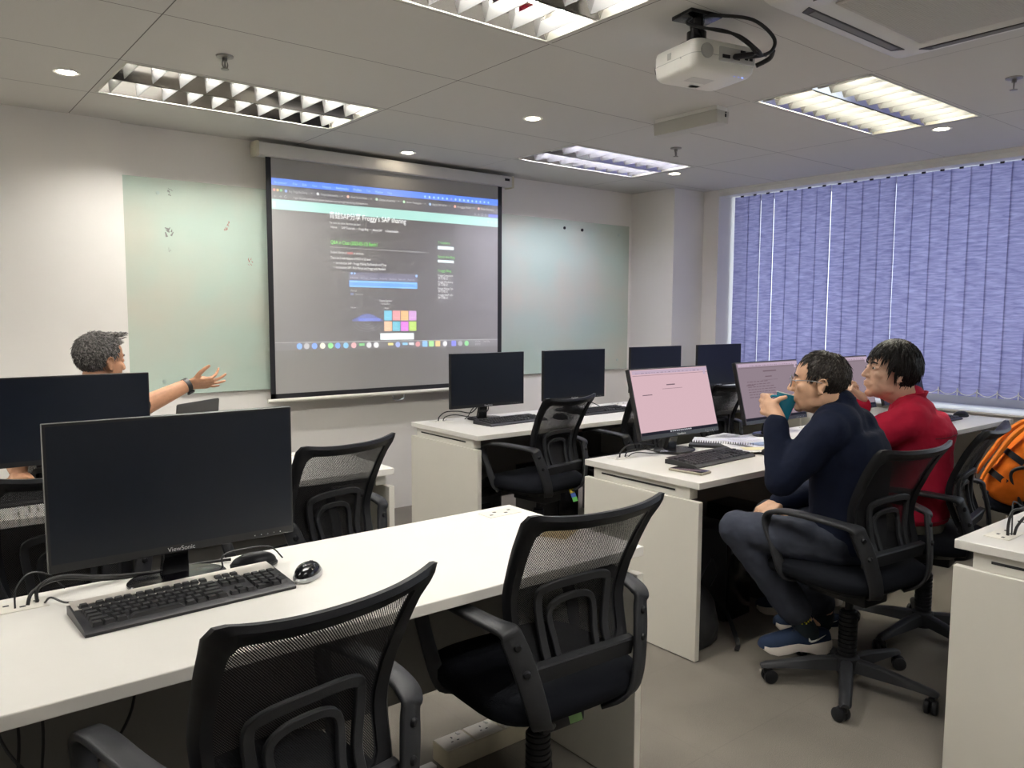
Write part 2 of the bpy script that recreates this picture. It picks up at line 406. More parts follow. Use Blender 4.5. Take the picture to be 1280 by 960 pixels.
# cassette air conditioner
t = thing('ceiling_air_conditioner', 'white square ceiling cassette air conditioner with a grille, top right', 'air conditioner', (2.80, 1.15, CZ))
h = .47
def sq(a, z, r=.03, n=5):
    pts = []
    for cxs, cys, a0 in ((1,1,0), (-1,1,90), (-1,-1,180), (1,-1,270)):
        for k in range(n): th = math.radians(a0 + 90*k/(n-1)); pts.append((cxs*(a-r)+r*math.cos(th), cys*(a-r)+r*math.sin(th), z))
    return pts
M_ac = mat('air_conditioner_white', (.66, .65, .60), .4)
b = B(); b.loft([sq(h, 0), sq(h, -.012), sq(h-.012, -.026), sq(h-.05, -.032), sq(.325, -.034), sq(.318, -.028), sq(.312, -.028)], True); b.obj('panel', M_ac, t)
M_slot = mat('air_slot_dark', (.06, .055, .05), .6)
for k in range(4):
    R = Matrix.Rotation(k*PI/2, 3, 'Z')
    b = B(); b.loft([[R @ V(p) for p in q] for q in ([(-.335, .372, -.0335), (.335, .372, -.0335), (.31, .412, -.0335), (-.31, .412, -.0335)], [(-.335, .372, -.036), (.335, .372, -.036), (.31, .412, -.036), (-.31, .412, -.036)])]); b.obj('air_slot', M_slot, t)
    b = B(); b.loft([[R @ V(p) for p in q] for q in ([(-.29, .376, -.036), (.29, .376, -.036), (.29, .400, -.038), (-.29, .400, -.038)], [(-.29, .376, -.0375), (.29, .376, -.0375), (.29, .400, -.0395), (-.29, .400, -.0395)])]); b.obj('louvre_flap', mat('air_flap_grey', (.16, .155, .14), .5), t)
b = B(); b.span((-.300, -.300, -.038), (.300, .300, -.030), .004)
for i in range(72): y = -.285 + i*.008; b.span((-.285, y, -.0388), (.285, y+.0055, -.0375))
b.obj('intake_grille', mat('air_grille_grey', (.50, .485, .43), .6), t)

# glass writing board
def glassboard():
    m = mat('green_tinted_glass_board', (.50, .62, .55), .12, 0, .5, coat=.3)
    nt = m.node_tree; p = nt.nodes['Principled BSDF']; tc = nt.nodes.new('ShaderNodeTexCoord')
    n = nt.nodes.new('ShaderNodeTexNoise'); n.inputs['Scale'].default_value = 1.7; n.inputs['Detail'].default_value = 3
    nt.links.new(tc.outputs['Object'], n.inputs['Vector'])
    r = nt.nodes.new('ShaderNodeValToRGB'); r.color_ramp.elements[0].position = .42; r.color_ramp.elements[0].color = (.50, .61, .53, 1)
    r.color_ramp.elements[1].position = .72; r.color_ramp.elements[1].color = (.60, .58, .49, 1)
    nt.links.new(n.outputs['Fac'], r.inputs[0]); nt.links.new(r.outputs[0], p.inputs['Base Color']); return m
t = thing('glass_writing_board', 'pale green glass writing board on the front wall behind the screen', 'whiteboard', (3.18, 4.905, 0))
B().span((-2.095, -.012, .917), (2.03, .0, 2.172)).obj('glass_sheet', glassboard(), t, bev=.002)
for x in (-1.9, 1.9):
    for z in (1.0, 2.09): B().cyl((x, -.012, z), (x, -.016, z), .010, seg=16).obj('standoff', mat('standoff_glass_green', (.45, .55, .5), .3, .4), t)
M_mark = mat('red_marker_smear', (.42, .20, .17), .6); M_mark2 = mat('grey_marker_smear', (.22, .21, .20), .6)
def smear(x, z, s, m, seed):
    rr = random.Random(seed); b = B()
    for k in range(7):
        u, v, a, l = rr.uniform(-s, s)*.6, rr.uniform(-s, s), rr.uniform(-1.2, 1.2)+PI/2, rr.uniform(.15, .45)*s
        d = V((math.cos(a), 0, math.sin(a)))*l; n = V((-d.z, 0, d.x)).normalized()*s*rr.uniform(.08, .2); c = V((x+u-3.18, -.0126, z+v))
        b.quad(c-d-n, c+d-n*.4, c+d+n*.4, c-d+n)
    b.obj('marker_smear', m, t)
for k, (x, z, s, m) in enumerate(((1.335, 1.86, .035, M_mark2), (1.335, 1.77, .012, M_mark2), (1.67, 1.93, .025, M_mark), (1.81, 1.72, .02, M_mark), (1.345, 2.10, .02, M_mark2))): smear(x, z, s, m, k)
for x, r, l in ((4.437, .012, 'small dark magnet on the top edge of the glass board, left of two'), (4.637, .013, 'small dark magnet on the top edge of the glass board, right of two')):
    o = B().lathe([(.0, 0), (r, 0), (r, .006), (r*.6, .009), (0, .009)], (0,0,0), 14, (0,-1,0)).obj('board_magnet', M_blk); o.location = (x, 4.893, 2.108 if r < .0125 else 2.104); tag(o, l, 'magnet', 'magnets on the glass board')

# vertical blind
def slatmat():
    m = bpy.data.materials.new('violet_blind_fabric'); m.use_nodes = True; nt = m.node_tree; nt.nodes.clear()
    o = nt.nodes.new('ShaderNodeOutputMaterial'); d = nt.nodes.new('ShaderNodeBsdfDiffuse'); tr = nt.nodes.new('ShaderNodeBsdfTranslucent'); mx = nt.nodes.new('ShaderNodeMixShader')
    tc = nt.nodes.new('ShaderNodeTexCoord'); mp = nt.nodes.new('ShaderNodeMapping'); mp.inputs['Scale'].default_value = (1, 9, 70); mp.inputs['Rotation'].default_value = (.12, 0, 0)
    n = nt.nodes.new('ShaderNodeTexNoise'); n.inputs['Scale'].default_value = 1.; n.inputs['Detail'].default_value = 5; n.inputs['Roughness'].default_value = .6; n.inputs['Distortion'].default_value = .4
    nt.links.new(tc.outputs['Object'], mp.inputs[0]); nt.links.new(mp.outputs[0], n.inputs['Vector'])
    r = nt.nodes.new('ShaderNodeValToRGB'); r.color_ramp.elements[0].position = .36; r.color_ramp.elements[0].color = (.225, .222, .42, 1); r.color_ramp.elements[1].position = .72; r.color_ramp.elements[1].color = (.44, .43, .67, 1)
    nt.links.new(n.outputs['Fac'], r.inputs[0]); nt.links.new(r.outputs[0], d.inputs[0]); nt.links.new(r.outputs[0], tr.inputs[0])
    mx.inputs[0].default_value = .42; nt.links.new(d.outputs[0], mx.inputs[1]); nt.links.new(tr.outputs[0], mx.inputs[2]); nt.links.new(mx.outputs[0], o.inputs[0])
    return m
M_slat = slatmat()
bl = thing('vertical_blind', 'violet fabric vertical blind closed across the window', 'blind', (5.85, 2.85, 0))
B().span((-.02, -1.85, 2.428), (.02, 1.40, 2.452), .003).obj('headrail', M_trim, bl)
rr = random.Random(3); SL = .134; chain = B(); NS = 25
for i in range(NS):
    y = 1.33 - i*.1265; a = math.radians(rr.uniform(-6, -2)); lean = 0
    if i in (1, 2, 3, 6, 7, 10, 11): a = math.radians(rr.uniform(6.5, 8.5))
    
    w = SL/2; c, s = math.cos(a), math.sin(a)
    b = B()
    def f(u, v, y=y, c=c, s=s):
        q = (u-.5)*2*w; return (s*q + .004*math.sin(PI*u), y + c*q, .848 + v*1.565)
    b.grid(f, 6, 1)
    so = b.obj('slat', M_slat, bl, angle=180)
    B().span((-.006, y-.012, 2.408), (.006, y+.012, 2.43)).obj('slat_hanger', M_blk2, so)
    p0, p1 = (-.012, y-.055, .885), (-.012, y-.055-.1265, .885)
    chain.tube([V(p0).lerp(V(p1), k/8) - V((0, 0, .030*(1-(2*k/8-1)**2))) for k in range(9)], .0030, 6)
    chain.span((-.014, y-.058, .85), (-.008, y-.052, .90))
chain.obj('bottom_chain', M_white, bl)

# daylight
w = bpy.data.worlds.new('sky'); SC.world = w; w.use_nodes = True; nt = w.node_tree
bg = nt.nodes['Background']; bg.inputs[0].default_value = (.93, .95, 1.0, 1); bg.inputs[1].default_value = 1.45
# ------------------------------------------------------------------ desks
DZ = .74
M_slotd = mat('slot_dark', (.02, .02, .02), .8)
M_sock = mat('beige_socket_plate', (.74, .71, .63), .4)
def desk(x0, x1, y0, y1, label, group='white training room desks', pl_x=.17):
    cx, cyy = (x0+x1)/2, (y0+y1)/2; hx, hy = (x1-x0)/2, (y1-y0)/2
    t = thing('desk', label, 'desk', (cx, cyy, 0), 0, group)
    B().span((-hx+.001, -hy, DZ-.028), (hx-.001, hy, DZ)).obj('tabletop', M_desk, t, bev=.0025)
    for s in (-1, 1):
        e = s*hx
        B().span((min(e-s*.001, e-s*.027), -hy, 0.004), (max(e-s*.001, e-s*.027), hy, .660)).obj('end_panel', M_panel, t, bev=.002)
        xi = e - s*.012
        r = B().span((min(xi, xi-s*.05), -hy+.055, .661), (max(xi, xi-s*.05), hy-.05, DZ-.0285)).obj('rail', M_edge, t, bev=.0015)
        B().span((xi-.0012, -hy+.13, .686), (xi+.0012, hy-.10, .694)).obj('slot', M_slotd, r)
    B().span((-hx+.03, hy-.075, .20), (hx-.03, hy-.057, DZ-.03)).obj('modesty_panel', M_grey, t)
    B().span((-hx+.06, -hy+.10, .672), (hx-.06, -hy+.14, DZ-.03)).obj('cross_beam', M_grey, t)
    for s in (-1, 1):
        px_ = s*(hx-(pl_x if s < 0 else .10 if pl_x > .2 else .17)); b = B(); b.box((px_, hy-.075, DZ+.0008), (.13, .07, .003), None, .0008); pl = b.obj('socket_plate', M_sock, t)
        b = B()
        for k in range(4): b.box((px_-.045+.03*k, hy-.075+.012*((k % 2)*2-1), DZ+.0025), (.012, .008, .001))
        b.obj('socket_hole', M_blk, pl)
    return t
desk(-.11, 1.69, 1.507, 2.135, 'white desk nearest the camera carrying the large dark monitor and silver topped keyboard', pl_x=.31)
desk(.10, 1.70, 2.95, 3.58, 'white desk in the second row on the left, in front of the pointing man')
desk(2.505, 4.10, 3.447, 4.142, 'white desk at the front by the screen, its cream end panel facing the aisle')
desk(4.10, 5.70, 3.447, 4.142, 'white desk at the front beside the window column, two monitors on it')
desk(2.50, 4.10, 1.948, 2.602, 'white desk with a phone on it, in front of the man in navy')
desk(4.10, 5.70, 1.948, 2.602, 'white desk under the blinds, beside the person in red')
desk(2.485, 4.085, .36, .987, 'white desk in the bottom right corner with looped cables on it')

# ------------------------------------------------------------------ monitors
M_scr = mat('monitor_glass_off', (.006, .009, .017), .32, spec=.35)
M_case = mat('monitor_case_black', (.010, .010, .012), .3)
M_logo = mat('monitor_logo_silver', (.75, .75, .75), .4)
M_page = emat('lit_document_page', hexc(216, 182, 190), .48)
M_page2 = emat('lit_document_page_dim', hexc(146, 130, 140), .48)
M_text = emat('document_text_ink', hexc(120, 100, 110), .45)
M_bar = emat('document_toolbar', hexc(200, 178, 198), .45)
M_task = emat('screen_taskbar', (.02, .02, .03), .48)
M_taski = emat('screen_taskbar_icons', (.7, .7, .75), .48)
def monitor(loc, rz, label, w=.572, h=.338, zb=.083, tilt=0., on=None, group='monitors', logo=True):
    """origin on the desk below the panel; screen faces -y"""
    t = thing('monitor', label, 'monitor', loc, rz, group)
    R = Matrix.Rotation(-tilt, 3, 'X'); Z0 = V((0, 0, zb))
    def q(x, y, z): return Z0 + R @ V((x, y, z))
    b = B(); b.loft([[q(x, y, z) for x, z in ((-w/2, 0), (w/2, 0), (w/2, h), (-w/2, h))] for y in (0, .022)])
    b.loft([[q(x, y, z) for x, z in ((-w/2+i, .01+i), (w/2-i, .01+i), (w/2-i, h-.02-i), (-w/2+i, h-.02-i))] for y, i in ((.022, .03), (.045, .09))])
    case = b.obj('case', M_case, t, bev=.002)
    e = .006; bz = .020
    m = [M_scr] if not on else [on]
    b = B(); y = -.0012
    b.quad(q(-w/2+e, y, bz), q(w/2-e, y, bz), q(w/2-e, y, h-e), q(-w/2+e, y, h-e)); d = b.obj('display', m, t)
    if on:
        W = w-2*e; x0 = -w/2+e; z0 = bz; Hh = h-e-bz
        def rect(b, u0, v0, u1, v1, yy=-.0018): b.quad(q(x0+u0*W, yy, z0+v0*Hh), q(x0+u1*W, yy, z0+v0*Hh), q(x0+u1*W, yy, z0+v1*Hh), q(x0+u0*W, yy, z0+v1*Hh))
        b = B(); rect(b, .02, .93, 1, .985); rect(b, .94, .87, .97, .93); b.obj('toolbar', M_bar, d)
        b = B(); rr = random.Random(int(loc[0]*100))
        rect(b, .02, .905, 1, .91)
        u = .06
        while u < .9: l = rr.uniform(.01, .04); rect(b, u, .94, u+l, .95); u += l + rr.uniform(.008, .03)
        rect(b, .42, .735, .53, .752); rect(b, .36, .68, .62, .685); rect(b, .10, .60, .22, .612)
        if on is M_page2:
            for k in range(7):
                v = .66-.045*k; u = .12
                while u < .12+.5*rr.uniform(.5, 1): l = rr.uniform(.02, .07); rect(b, u, v, u+l, v+.012); u += l+.012
            rect(b, .40, .83, .62, .85)
        b.obj('document_lines', M_text, d)
        b = B(); rect(b, 0, 0, 1, .045); b.obj('taskbar', M_task, d)
        b = B()
        for k in range(11): rect(b, .36+.026*k, .013, .374+.026*k, .032, -.0024)
        b.obj('taskbar_icons', M_taski, d)
    if logo:
        M4 = Matrix.Translation(q(-.034, -.0016, .0045)) @ (R.to_4x4()) @ Matrix.Rotation(PI/2, 4, 'X')
        text_mesh('logo', 'ViewSonic', .0155, M_logo, case, M4)
        b = B()
        for k in range(5): b.box(q(w/2-.105+.017*k, -.001, .008), (.0022, .001, .0022), R)
        b.obj('button_marks', M_logo, case)
    b = B(); b.loft([[(-.033, .062, .006), (.033, .062, .006), (.033, .090, .006), (-.033, .090, .006)], [(-.030, .052, .06), (.030, .052, .06), (.030, .078, .06), (-.030, .078, .06)], [(-.028, .030+.02*1, zb+.06), (.028, .05, zb+.06), (.028, .070, zb+.06), (-.028, .070, zb+.06)]])
    b.obj('stand_neck', M_gloss, t, bev=.003)
    b = B(); n = 40
    rings = [[(.118*f*math.cos(2*PI*i/n), .045+.088*f*math.sin(2*PI*i/n), z) for i in range(n)] for f, z in ((.96, 0), (1, .002), (1, .007), (.97, .010), (.3, .013))]
    b.loft(rings).obj('stand_base', M_gloss, t)
    return t
MG = 'computer monitors on the desks'
monitor((.547, 1.985, DZ), 0, 'large dark monitor on the nearest desk, behind the silver topped keyboard', tilt=.0, group=MG)
monitor((.557, 3.45, DZ), 0, 'dark monitor in front of the pointing man, cut by the left edge of the photo', group=MG)
monitor((2.955, 3.95, DZ), 0, 'dark monitor at the front, just right of the projection screen bottom corner', group=MG)
monitor((3.695, 3.95, DZ), 0, 'dark monitor on the front desk below the right part of the glass board', group=MG)
monitor((4.585, 4.0, DZ), 0, 'dark monitor at the front before the window column, partly behind the pink screen', group=MG)
monitor((5.36, 4.0, DZ), 0, 'dark monitor at the front standing before the left end of the blinds', group=MG)
monitor((3.003, 2.45, DZ), 0, 'lit monitor with a pink document page, beside the phone and spiral notebook', w=.578, tilt=.27, on=M_page, group=MG)
monitor((3.83, 2.46, DZ), 0, 'lit monitor with a dim mauve document, behind the teal mug', w=.585, tilt=.25, on=M_page2, group=MG)
monitor((4.635, 2.46, DZ), 0, 'lit monitor showing between the heads of the two seated people', w=.58, tilt=.25, on=M_page2, group=MG)
monitor((5.34, 2.47, DZ), .0, 'dark monitor behind the head of the person in red', w=.58, tilt=.25, group=MG)

# ------------------------------------------------------------------ keyboards and mice
M_key = mat('keycap_black', (.018, .018, .020), .45)
M_silver = mat('silver_painted_plastic', (.62, .58, .53), .35, .35)
M_kbb = mat('keyboard_body_black', (.014, .014, .017), .45)
def keyboard_meshes(silver):
    W, D = .462, .170; b = B()
    prof = lambda x: [(x, -D/2, 0), (x, -D/2-.002, .007), (x, -D/2+.012, .013), (x, D/2-.02, .024), (x, D/2, .019), (x, D/2, 0)]
    b.loft([prof(-W/2), prof(W/2)])
    body = b.mesh('body', M_kbb)
    z = lambda y: .013 + (y + D/2 - .012)*.011/(D-.032)
    k = B(); u = .0192; n = 0
    def key(x, y, w=1, hh=1):
        a, c = u*w/2-.0011, u*hh/2-.0011
        k.loft([[(x-a, y-c, z(y)-.001), (x+a, y-c, z(y)-.001), (x+a, y+c, z(y)-.001), (x-a, y+c, z(y)-.001)], [(x-a*.78, y-c*.70, z(y)+.0075), (x+a*.78, y-c*.70, z(y)+.0075), (x+a*.78, y+c*.86, z(y)+.0075), (x-a*.78, y+c*.86, z(y)+.0075)]])
    xl = -W/2+.016; y0 = -D/2+.024
    rows = [[1.25,1.25,1.25,6.25,1.25,1.25,1.25,1.25], [2.25]+[1]*10+[2.75], [1.75]+[1]*11+[2.25], [1.5]+[1]*12+[1.5], [1]*13+[2]]
    for r, row in enumerate(rows):
        x = xl
        for w in row: key(x+u*w/2, y0+u*r, w); x += u*w
    yf = y0+u*5.35
    for i, gp in ((0, 0), (1, 1), (2, 1), (3, 1), (4, 1), (5, 1.5), (6, 1.5), (7, 1.5), (8, 1.5), (9, 2), (10, 2), (11, 2), (12, 2)): key(xl+u*(i+.5+gp*.7), yf)
    xn = xl+u*15.3
    for i in range(3): key(xn+u*(i+.5), yf); key(xn+u*(i+.5), y0+u*4); key(xn+u*(i+.5), y0+u*3); key(xn+u*(i+.5), y0)
    key(xn+u*1.5, y0+u)
    xp = xl+u*18.6
    for r in range(4):
        for i in range(3):
            if not (r == 0 and i == 0): key(xp+u*(i+.5), y0+u*(r+0)) if r else key(xp+u*(i+.5), y0)
    key(xp+u, y0, 2)
    for i in range(4): key(xp+u*(i+.5), y0+u*4)
    key(xp+u*3.5, y0+u*.5, 1, 2); key(xp+u*3.5, y0+u*2.5, 1, 2)
    keys = k.mesh('keys', M_key)
    s = B()
    def strip(xa, xb, ya, yb): s.loft([[(xa, ya, z(ya)+.0004), (xb, ya, z(ya)+.0004), (xb, yb, z(yb)+.0004), (xa, yb, z(yb)+.0004)], [(xa, ya, z(ya)+.0022), (xb, ya, z(ya)+.0022), (xb, yb, z(yb)+.0022), (xa, yb, z(yb)+.0022)]])
    strip(-W/2+.004, W/2-.004, yf+u*.52, D/2-.003)
    if silver: strip(-W/2+.004, W/2-.004, yf-u*.62, yf-u*.52); strip(xl+u*13.2, W/2-.004, yf-u*.52, yf+u*.52); strip(-W/2+.004, xl-.002, yf-u*.52, yf+u*.52)
    return body, keys, s.mesh('top_strip', M_silver if silver else M_kbb)
KB = {s: keyboard_meshes(s) for s in (True, False)}
KG = 'computer keyboards on the desks'
def keyboard(x, y, rz, label, silver=False):
    t = thing('keyboard', label, 'keyboard', (x, y, DZ), rz, KG)
    for n, me in zip(('body', 'keys', 'top_strip'), KB[silver]):
        o = bpy.data.objects.new(n, me); COL.objects.link(o); o.parent = t
    return t
keyboard(.520, 1.865, .035, 'black keyboard with a silver top strip on the nearest desk', True)
keyboard(.42, 3.22, .0, 'black keyboard seen through the chair mesh at the left edge of the photo')
keyboard(3.00, 3.78, .06, 'black keyboard before the first dark monitor right of the projection screen')
keyboard(3.80, 3.80, .02, 'black keyboard seen behind a chair back, below the right part of the glass board')
keyboard(2.95, 2.235, .05, 'black keyboard between the phone and the spiral notebook')
keyboard(3.93, 2.20, .05, 'black keyboard seen beyond the elbow of the man in navy')
keyboard(5.17, 2.22, .0, 'black keyboard behind the shoulder of the person in red, by the windowsill')
def mouse(x, y, rz, label, silver=False):
    t = thing('mouse', label, 'mouse', (x, y, DZ), rz, 'computer mice')
    b = B(); L, W, Hh = .058, .031, .036
    def f(u, v):
        a = 2*PI*u; r = math.sin(v*PI/2)
        x = W*(1-.10*math.cos(a+PI/2)**2)*math.cos(a)*r; y = L*math.sin(a)*r
        zz = Hh*math.cos(v*PI/2)**.72*(1 + .12*(-math.sin(a))*r) if v < 1 else 0
        return (x, y, .004+zz*.95)
    b.grid(f, 28, 10, closed_u=True); b.lathe([(.001, .0), (.028, 0)], seg=20)
    b.obj('shell', M_gloss if silver else M_blk, t)
    b = B(); n = 30; b.loft([[(W*k*math.cos(2*PI*i/n), L*k*math.sin(2*PI*i/n), z) for i in range(n)] for k, z in ((.93, 0), (1.03, .003), (1.05, .009), (1.0, .013))], True); b.obj('skirt', mat('mouse_silver_band', (.42, .43, .43), .35, .6) if silver else M_blk2, t)
    b = B(); b.cyl((-.0035, .026, .0275), (.0035, .026, .0275), .0075, seg=14); b.obj('scroll_wheel', M_blk2, t)
    return t
mouse(.812, 1.85, -.75, 'black mouse with a silver band beside the silver topped keyboard', True)
mouse(.735, 2.015, 1.3, 'black mouse lying behind the silver topped keyboard under the large monitor')
mouse(3.335, 3.70, .1, 'black mouse seen through a chair back on the front desk')
mouse(3.27, 2.13, -.1, 'black mouse by the elbow of the man in navy')
mouse(5.53, 2.20, 1.2, 'black mouse in front of the windowsill, right of the person in red')

# ------------------------------------------------------------------ phone, notebook, papers on the desk of the man in navy
t = thing('smartphone', 'smartphone in a pale case lying at the desk corner before the keyboard', 'phone', (2.652, 2.118, DZ), .12)
B().span((-.04, -.082, .001), (.04, .082, .011), .0045).obj('case', mat('phone_case_tan', (.40, .36, .28), .35), t)
B().span((-.036, -.077, .0105), (.036, .077, .0117), .0005).obj('glass', mat('phone_glass', (.02, .015, .02), .08), t)
t = thing('spiral_notebook', 'open black spiral bound notebook behind the keyboard of the man in navy', 'notebook', (3.285, 2.425, DZ), -.98)
b = B(); b.span((-.16, -.055, .0), (.16, .03, .014), .002); b.obj('cover', mat('notebook_cover_black', (.02, .02, .022), .5), t)
b = B(); b.span((-.155, .032, .002), (.155, .23, .010), .001); b.obj('pages', mat('notebook_page', (.68, .68, .74), .7), t)
for k in range(26):
    x = -.15+.012*k
    B().tube([(x, .02+.013*math.cos(a), .014+.011*math.sin(a)) for a in [2*PI*i/10 for i in range(10)]], .0016, 5, closed=True).obj('ring', M_blk, t)
PAP = [(3.33, 2.30, -.55, .010, (.72, .72, .74), 'white printed sheet under the spiral notebook, nearest the elbow in navy'), (3.47, 2.37, -.25, .011, (.66, .66, .78), 'white sheet with a blue block, right of the spiral notebook'),
       (3.58, 2.53, .15, .002, (.74, .74, .74), 'blank white sheet tucked below the dim mauve monitor'), (3.56, 2.20, -.9, .003, (.72, .72, .70), 'white sheet with a yellow patch near the navy sleeve')]
def paper(x, y, rz, z, c, l, k):
    t = thing('paper_sheet', l, 'paper', (x, y, DZ+z), rz, 'loose papers on the desk')
    b = B(); rr = random.Random(k)
    b.grid(lambda u, v: ((u-.5)*.21, (v-.5)*.297, .0015+.003*abs(math.sin(3*u+2*v+k))), 8, 8); b.obj('sheet', mat('paper_%d' % k, c, .8), t)
    b = B()
    for j in range(9):
        v = .40-.055*j; b.quad((-.08, .297*v*.8, .0062), (-.08+rr.uniform(.06, .15), .297*v*.8, .0062), (-.08+.1, .297*v*.8+.004, .0062), (-.08, .297*v*.8+.004, .0062))
    b.obj('printed_lines', mat('paper_ink', (.28, .28, .33), .8), t)
    cc = {1: (.20, .26, .42), 3: (.70, .66, .36), 0: (.70, .66, .42)}.get(k)
    if cc:
        b = B(); b.quad((-.06, -.11, .0066), (.06, -.11, .0066), (.06, -.03, .0066), (-.06, -.03, .0066)); b.obj('colour_block', mat('paper_block_%d' % k, cc, .8), t)
for k, p in enumerate(PAP): paper(*p[:3], p[3], p[4], p[5], k)
# pastry bag on the nearest desk, seen through a chair back
t = thing('paper_bag', 'small tan paper packet on the nearest desk, seen through chair mesh', 'packet', (1.59, 1.76, DZ), .5)
b = B()
b.grid(lambda u, v: ((u-.5)*.13*(1-.12*math.sin(PI*v)), (v-.5)*.085, .002+.030*(max(0, math.sin(PI*u))*max(0, math.sin(PI*v)))**.5*(1+.18*math.sin(17*u+9*v))), 20, 14)
b.grid(lambda u, v: ((u-.5)*.13, (v-.5)*.085, .001), 2, 2); b.obj('packet', mat('tan_paper', (.52, .40, .22), .75, noise=.15, nscale=60), t)

# ------------------------------------------------------------------ cables
def cable(label, pts, r=.003, sm=6, m=None, group='cables on the desks', name='cable'):
    o = B().tube([V(p) for p in pts], r, 7, smooth=sm).obj(name, m or M_cable); return tag(o, label, 'cable', group)
z = DZ
cable('thick black cable from the socket plate to the large monitor', [(.245, 2.06, z+.002), (.25, 2.065, z+.035), (.30, 2.085, z+.045), (.40, 2.10, z+.02), (.52, 2.085, z+.012), (.56, 2.07, z+.03)], .0042)
cable('black cable lying along the far edge of the nearest desk behind the large monitor', [(.225, 2.05, z+.002), (.24, 2.065, z+.028), (.30, 2.10, z+.035), (.42, 2.115, z+.006), (.60, 2.11, z+.006), (.70, 2.09, z+.007)], .0042)
cable('thin black keyboard cord running left from the silver topped keyboard', [(.312, 1.948, z+.022), (.29, 1.99, z+.012), (.268, 2.025, z+.018), (.258, 2.045, z+.002)], .0024)
cable('thin black cord arching at the left edge of the nearest desk', [(.200, 2.045, z+.002), (.205, 2.06, z+.04), (.235, 2.085, z+.065), (.275, 2.10, z+.05), (.31, 2.115, z+.006)], .0022)
cable('looped mouse cord behind the silver topped keyboard', [(.66, 2.03, z+.003), (.665, 2.045, z+.035), (.72, 2.06, z+.038), (.79, 2.05, z+.035), (.82, 2.03, z+.003)], .0022)
for j, (X, Y, n) in enumerate(((2.655, 4.067, 'front desk'), (2.652, 2.527, 'phone desk'))):
    cable('thick black cable arching from the socket plate on the %s' % n, [(X, Y, z), (X+.01, Y, z+.03), (X+.06, Y+.0, z+.055), (X+.16, Y+.01, z+.05), (X+.26, Y+.01, z+.035), (X+.30, Y-.03, z+.10)], .0036)
    cable('second black cable from the socket plate on the %s' % n, [(X+.035, Y, z), (X+.05, Y-.005, z+.025), (X+.11, Y-.02, z+.035), (X+.19, Y-.04, z+.02), (X+.27, Y-.03, z+.006)], .003)
cable('thin cord lying behind the stand of the pink lit monitor', [(2.70, 2.52, z), (2.73, 2.50, z+.02), (2.82, 2.46, z+.012), (2.90, 2.42, z+.004), (2.95, 2.36, z+.004)], .0022)
cable('short cable hanging behind the monitor right of the projection screen', [(2.93, 4.025, z+.10), (2.90, 4.05, z+.06), (2.87, 4.05, z+.02), (2.83, 4.03, z+.005)], .003)
cable('cable looping to the right behind the monitor next to the screen', [(2.98, 4.025, z+.10), (3.03, 4.05, z+.06), (3.01, 4.06, z+.02), (2.97, 4.05, z+.006)], .003)
cable('cable looping behind the monitor below the right part of the glass board', [(3.72, 4.03, z+.09), (3.86, 4.05, z+.06), (3.95, 4.03, z+.03), (3.98, 3.98, z+.004)], .003)
X, Y = 2.655, .90
cable('black cable bent square above the desk in the bottom right corner', [(X-.01, Y, z), (X-.008, Y, z+.04), (X+.005, Y-.005, z+.075), (X+.05, Y-.02, z+.08), (X+.15, Y-.05, z+.08), (X+.28, Y-.05, z+.05), (X+.36, Y-.06, z+.006), (X+.46, Y-.08, z+.005)], .0042)
cable('black cable curling right over the desk in the bottom right corner', [(X+.012, Y-.01, z), (X+.02, Y-.015, z+.03), (X+.05, Y-.03, z+.06), (X+.12, Y-.06, z+.075), (X+.24, Y-.10, z+.05), (X+.32, Y-.14, z+.006), (X+.40, Y-.17, z+.005)], .0042)
cable('thin cord standing up among the cables in the bottom right corner', [(X+.004, Y-.006, z), (X+.02, Y, z+.04), (X+.045, Y+.01, z+.085), (X+.07, Y+.012, z+.092), (X+.12, Y+.0, z+.06), (X+.15, Y-.01, z+.004)], .0022)
cable('thin cord crossing low among the cables in the bottom right corner', [(X+.02, Y-.015, z+.045), (X+.06, Y-.05, z+.035), (X+.12, Y-.06, z+.035), (X+.18, Y-.07, z+.004)], .0018)
for j, (xa, n) in enumerate(((.155, 'left'), (.195, 'right'))):
    cable('black cord hanging below the nearest desk at bottom left, the %s one of two' % n, [(xa, 1.70, .70), (xa+.006, 1.70, .60), (xa-.004, 1.69, .45), (xa+.012, 1.68, .25), (xa+.03, 1.66, .006)], .003, group='cords under the nearest desk')
cable('black cord sagging sideways under the nearest desk at bottom left', [(.125, 1.70, .70), (.13, 1.68, .62), (.17, 1.66, .55), (.23, 1.64, .53), (.30, 1.66, .54), (.36, 1.70, .60), (.38, 1.75, .70)], .003, group='cords under the nearest desk')

# ------------------------------------------------------------------ floor power strip
t = thing('power_strip', 'beige floor power strip with square sockets under the nearest desk', 'power strip', (1.462, 1.975, 0), .0)
b = B(); b.span((-.17, -.045, 0), (.17, .045, .062), .004); b.obj('housing', mat('aged_beige_plastic', (.62, .56, .42), .45, noise=.05, nscale=20), t)
for k in range(3):
    x = -.118+.112*k
    pl = B().span((x-.052, -.040, .0615), (x+.052, .040, .066), .002).obj('socket_face', mat('socket_white', (.72, .68, .60), .35), t)
    for dx, dy, sx, sy in ((0, .016, .004, .009), (-.011, -.006, .008, .004), (.011, -.006, .008, .004)): B().box((x+dx, dy, .0662), (sx, sy, .0008)).obj('pin_hole', M_blk, pl)
    B().box((x+.03, .024, .067), (.010, .014, .003), (0, .15, 0)).obj('switch', M_white, pl)
t = tag(B().span((-.25, -.016, 0), (.25, .016, .016), .003).obj('cable_trunking', M_white), 'white cable trunking on the floor leading to the power strip', 'trunking'); t.location = (1.02, 1.975, 0)

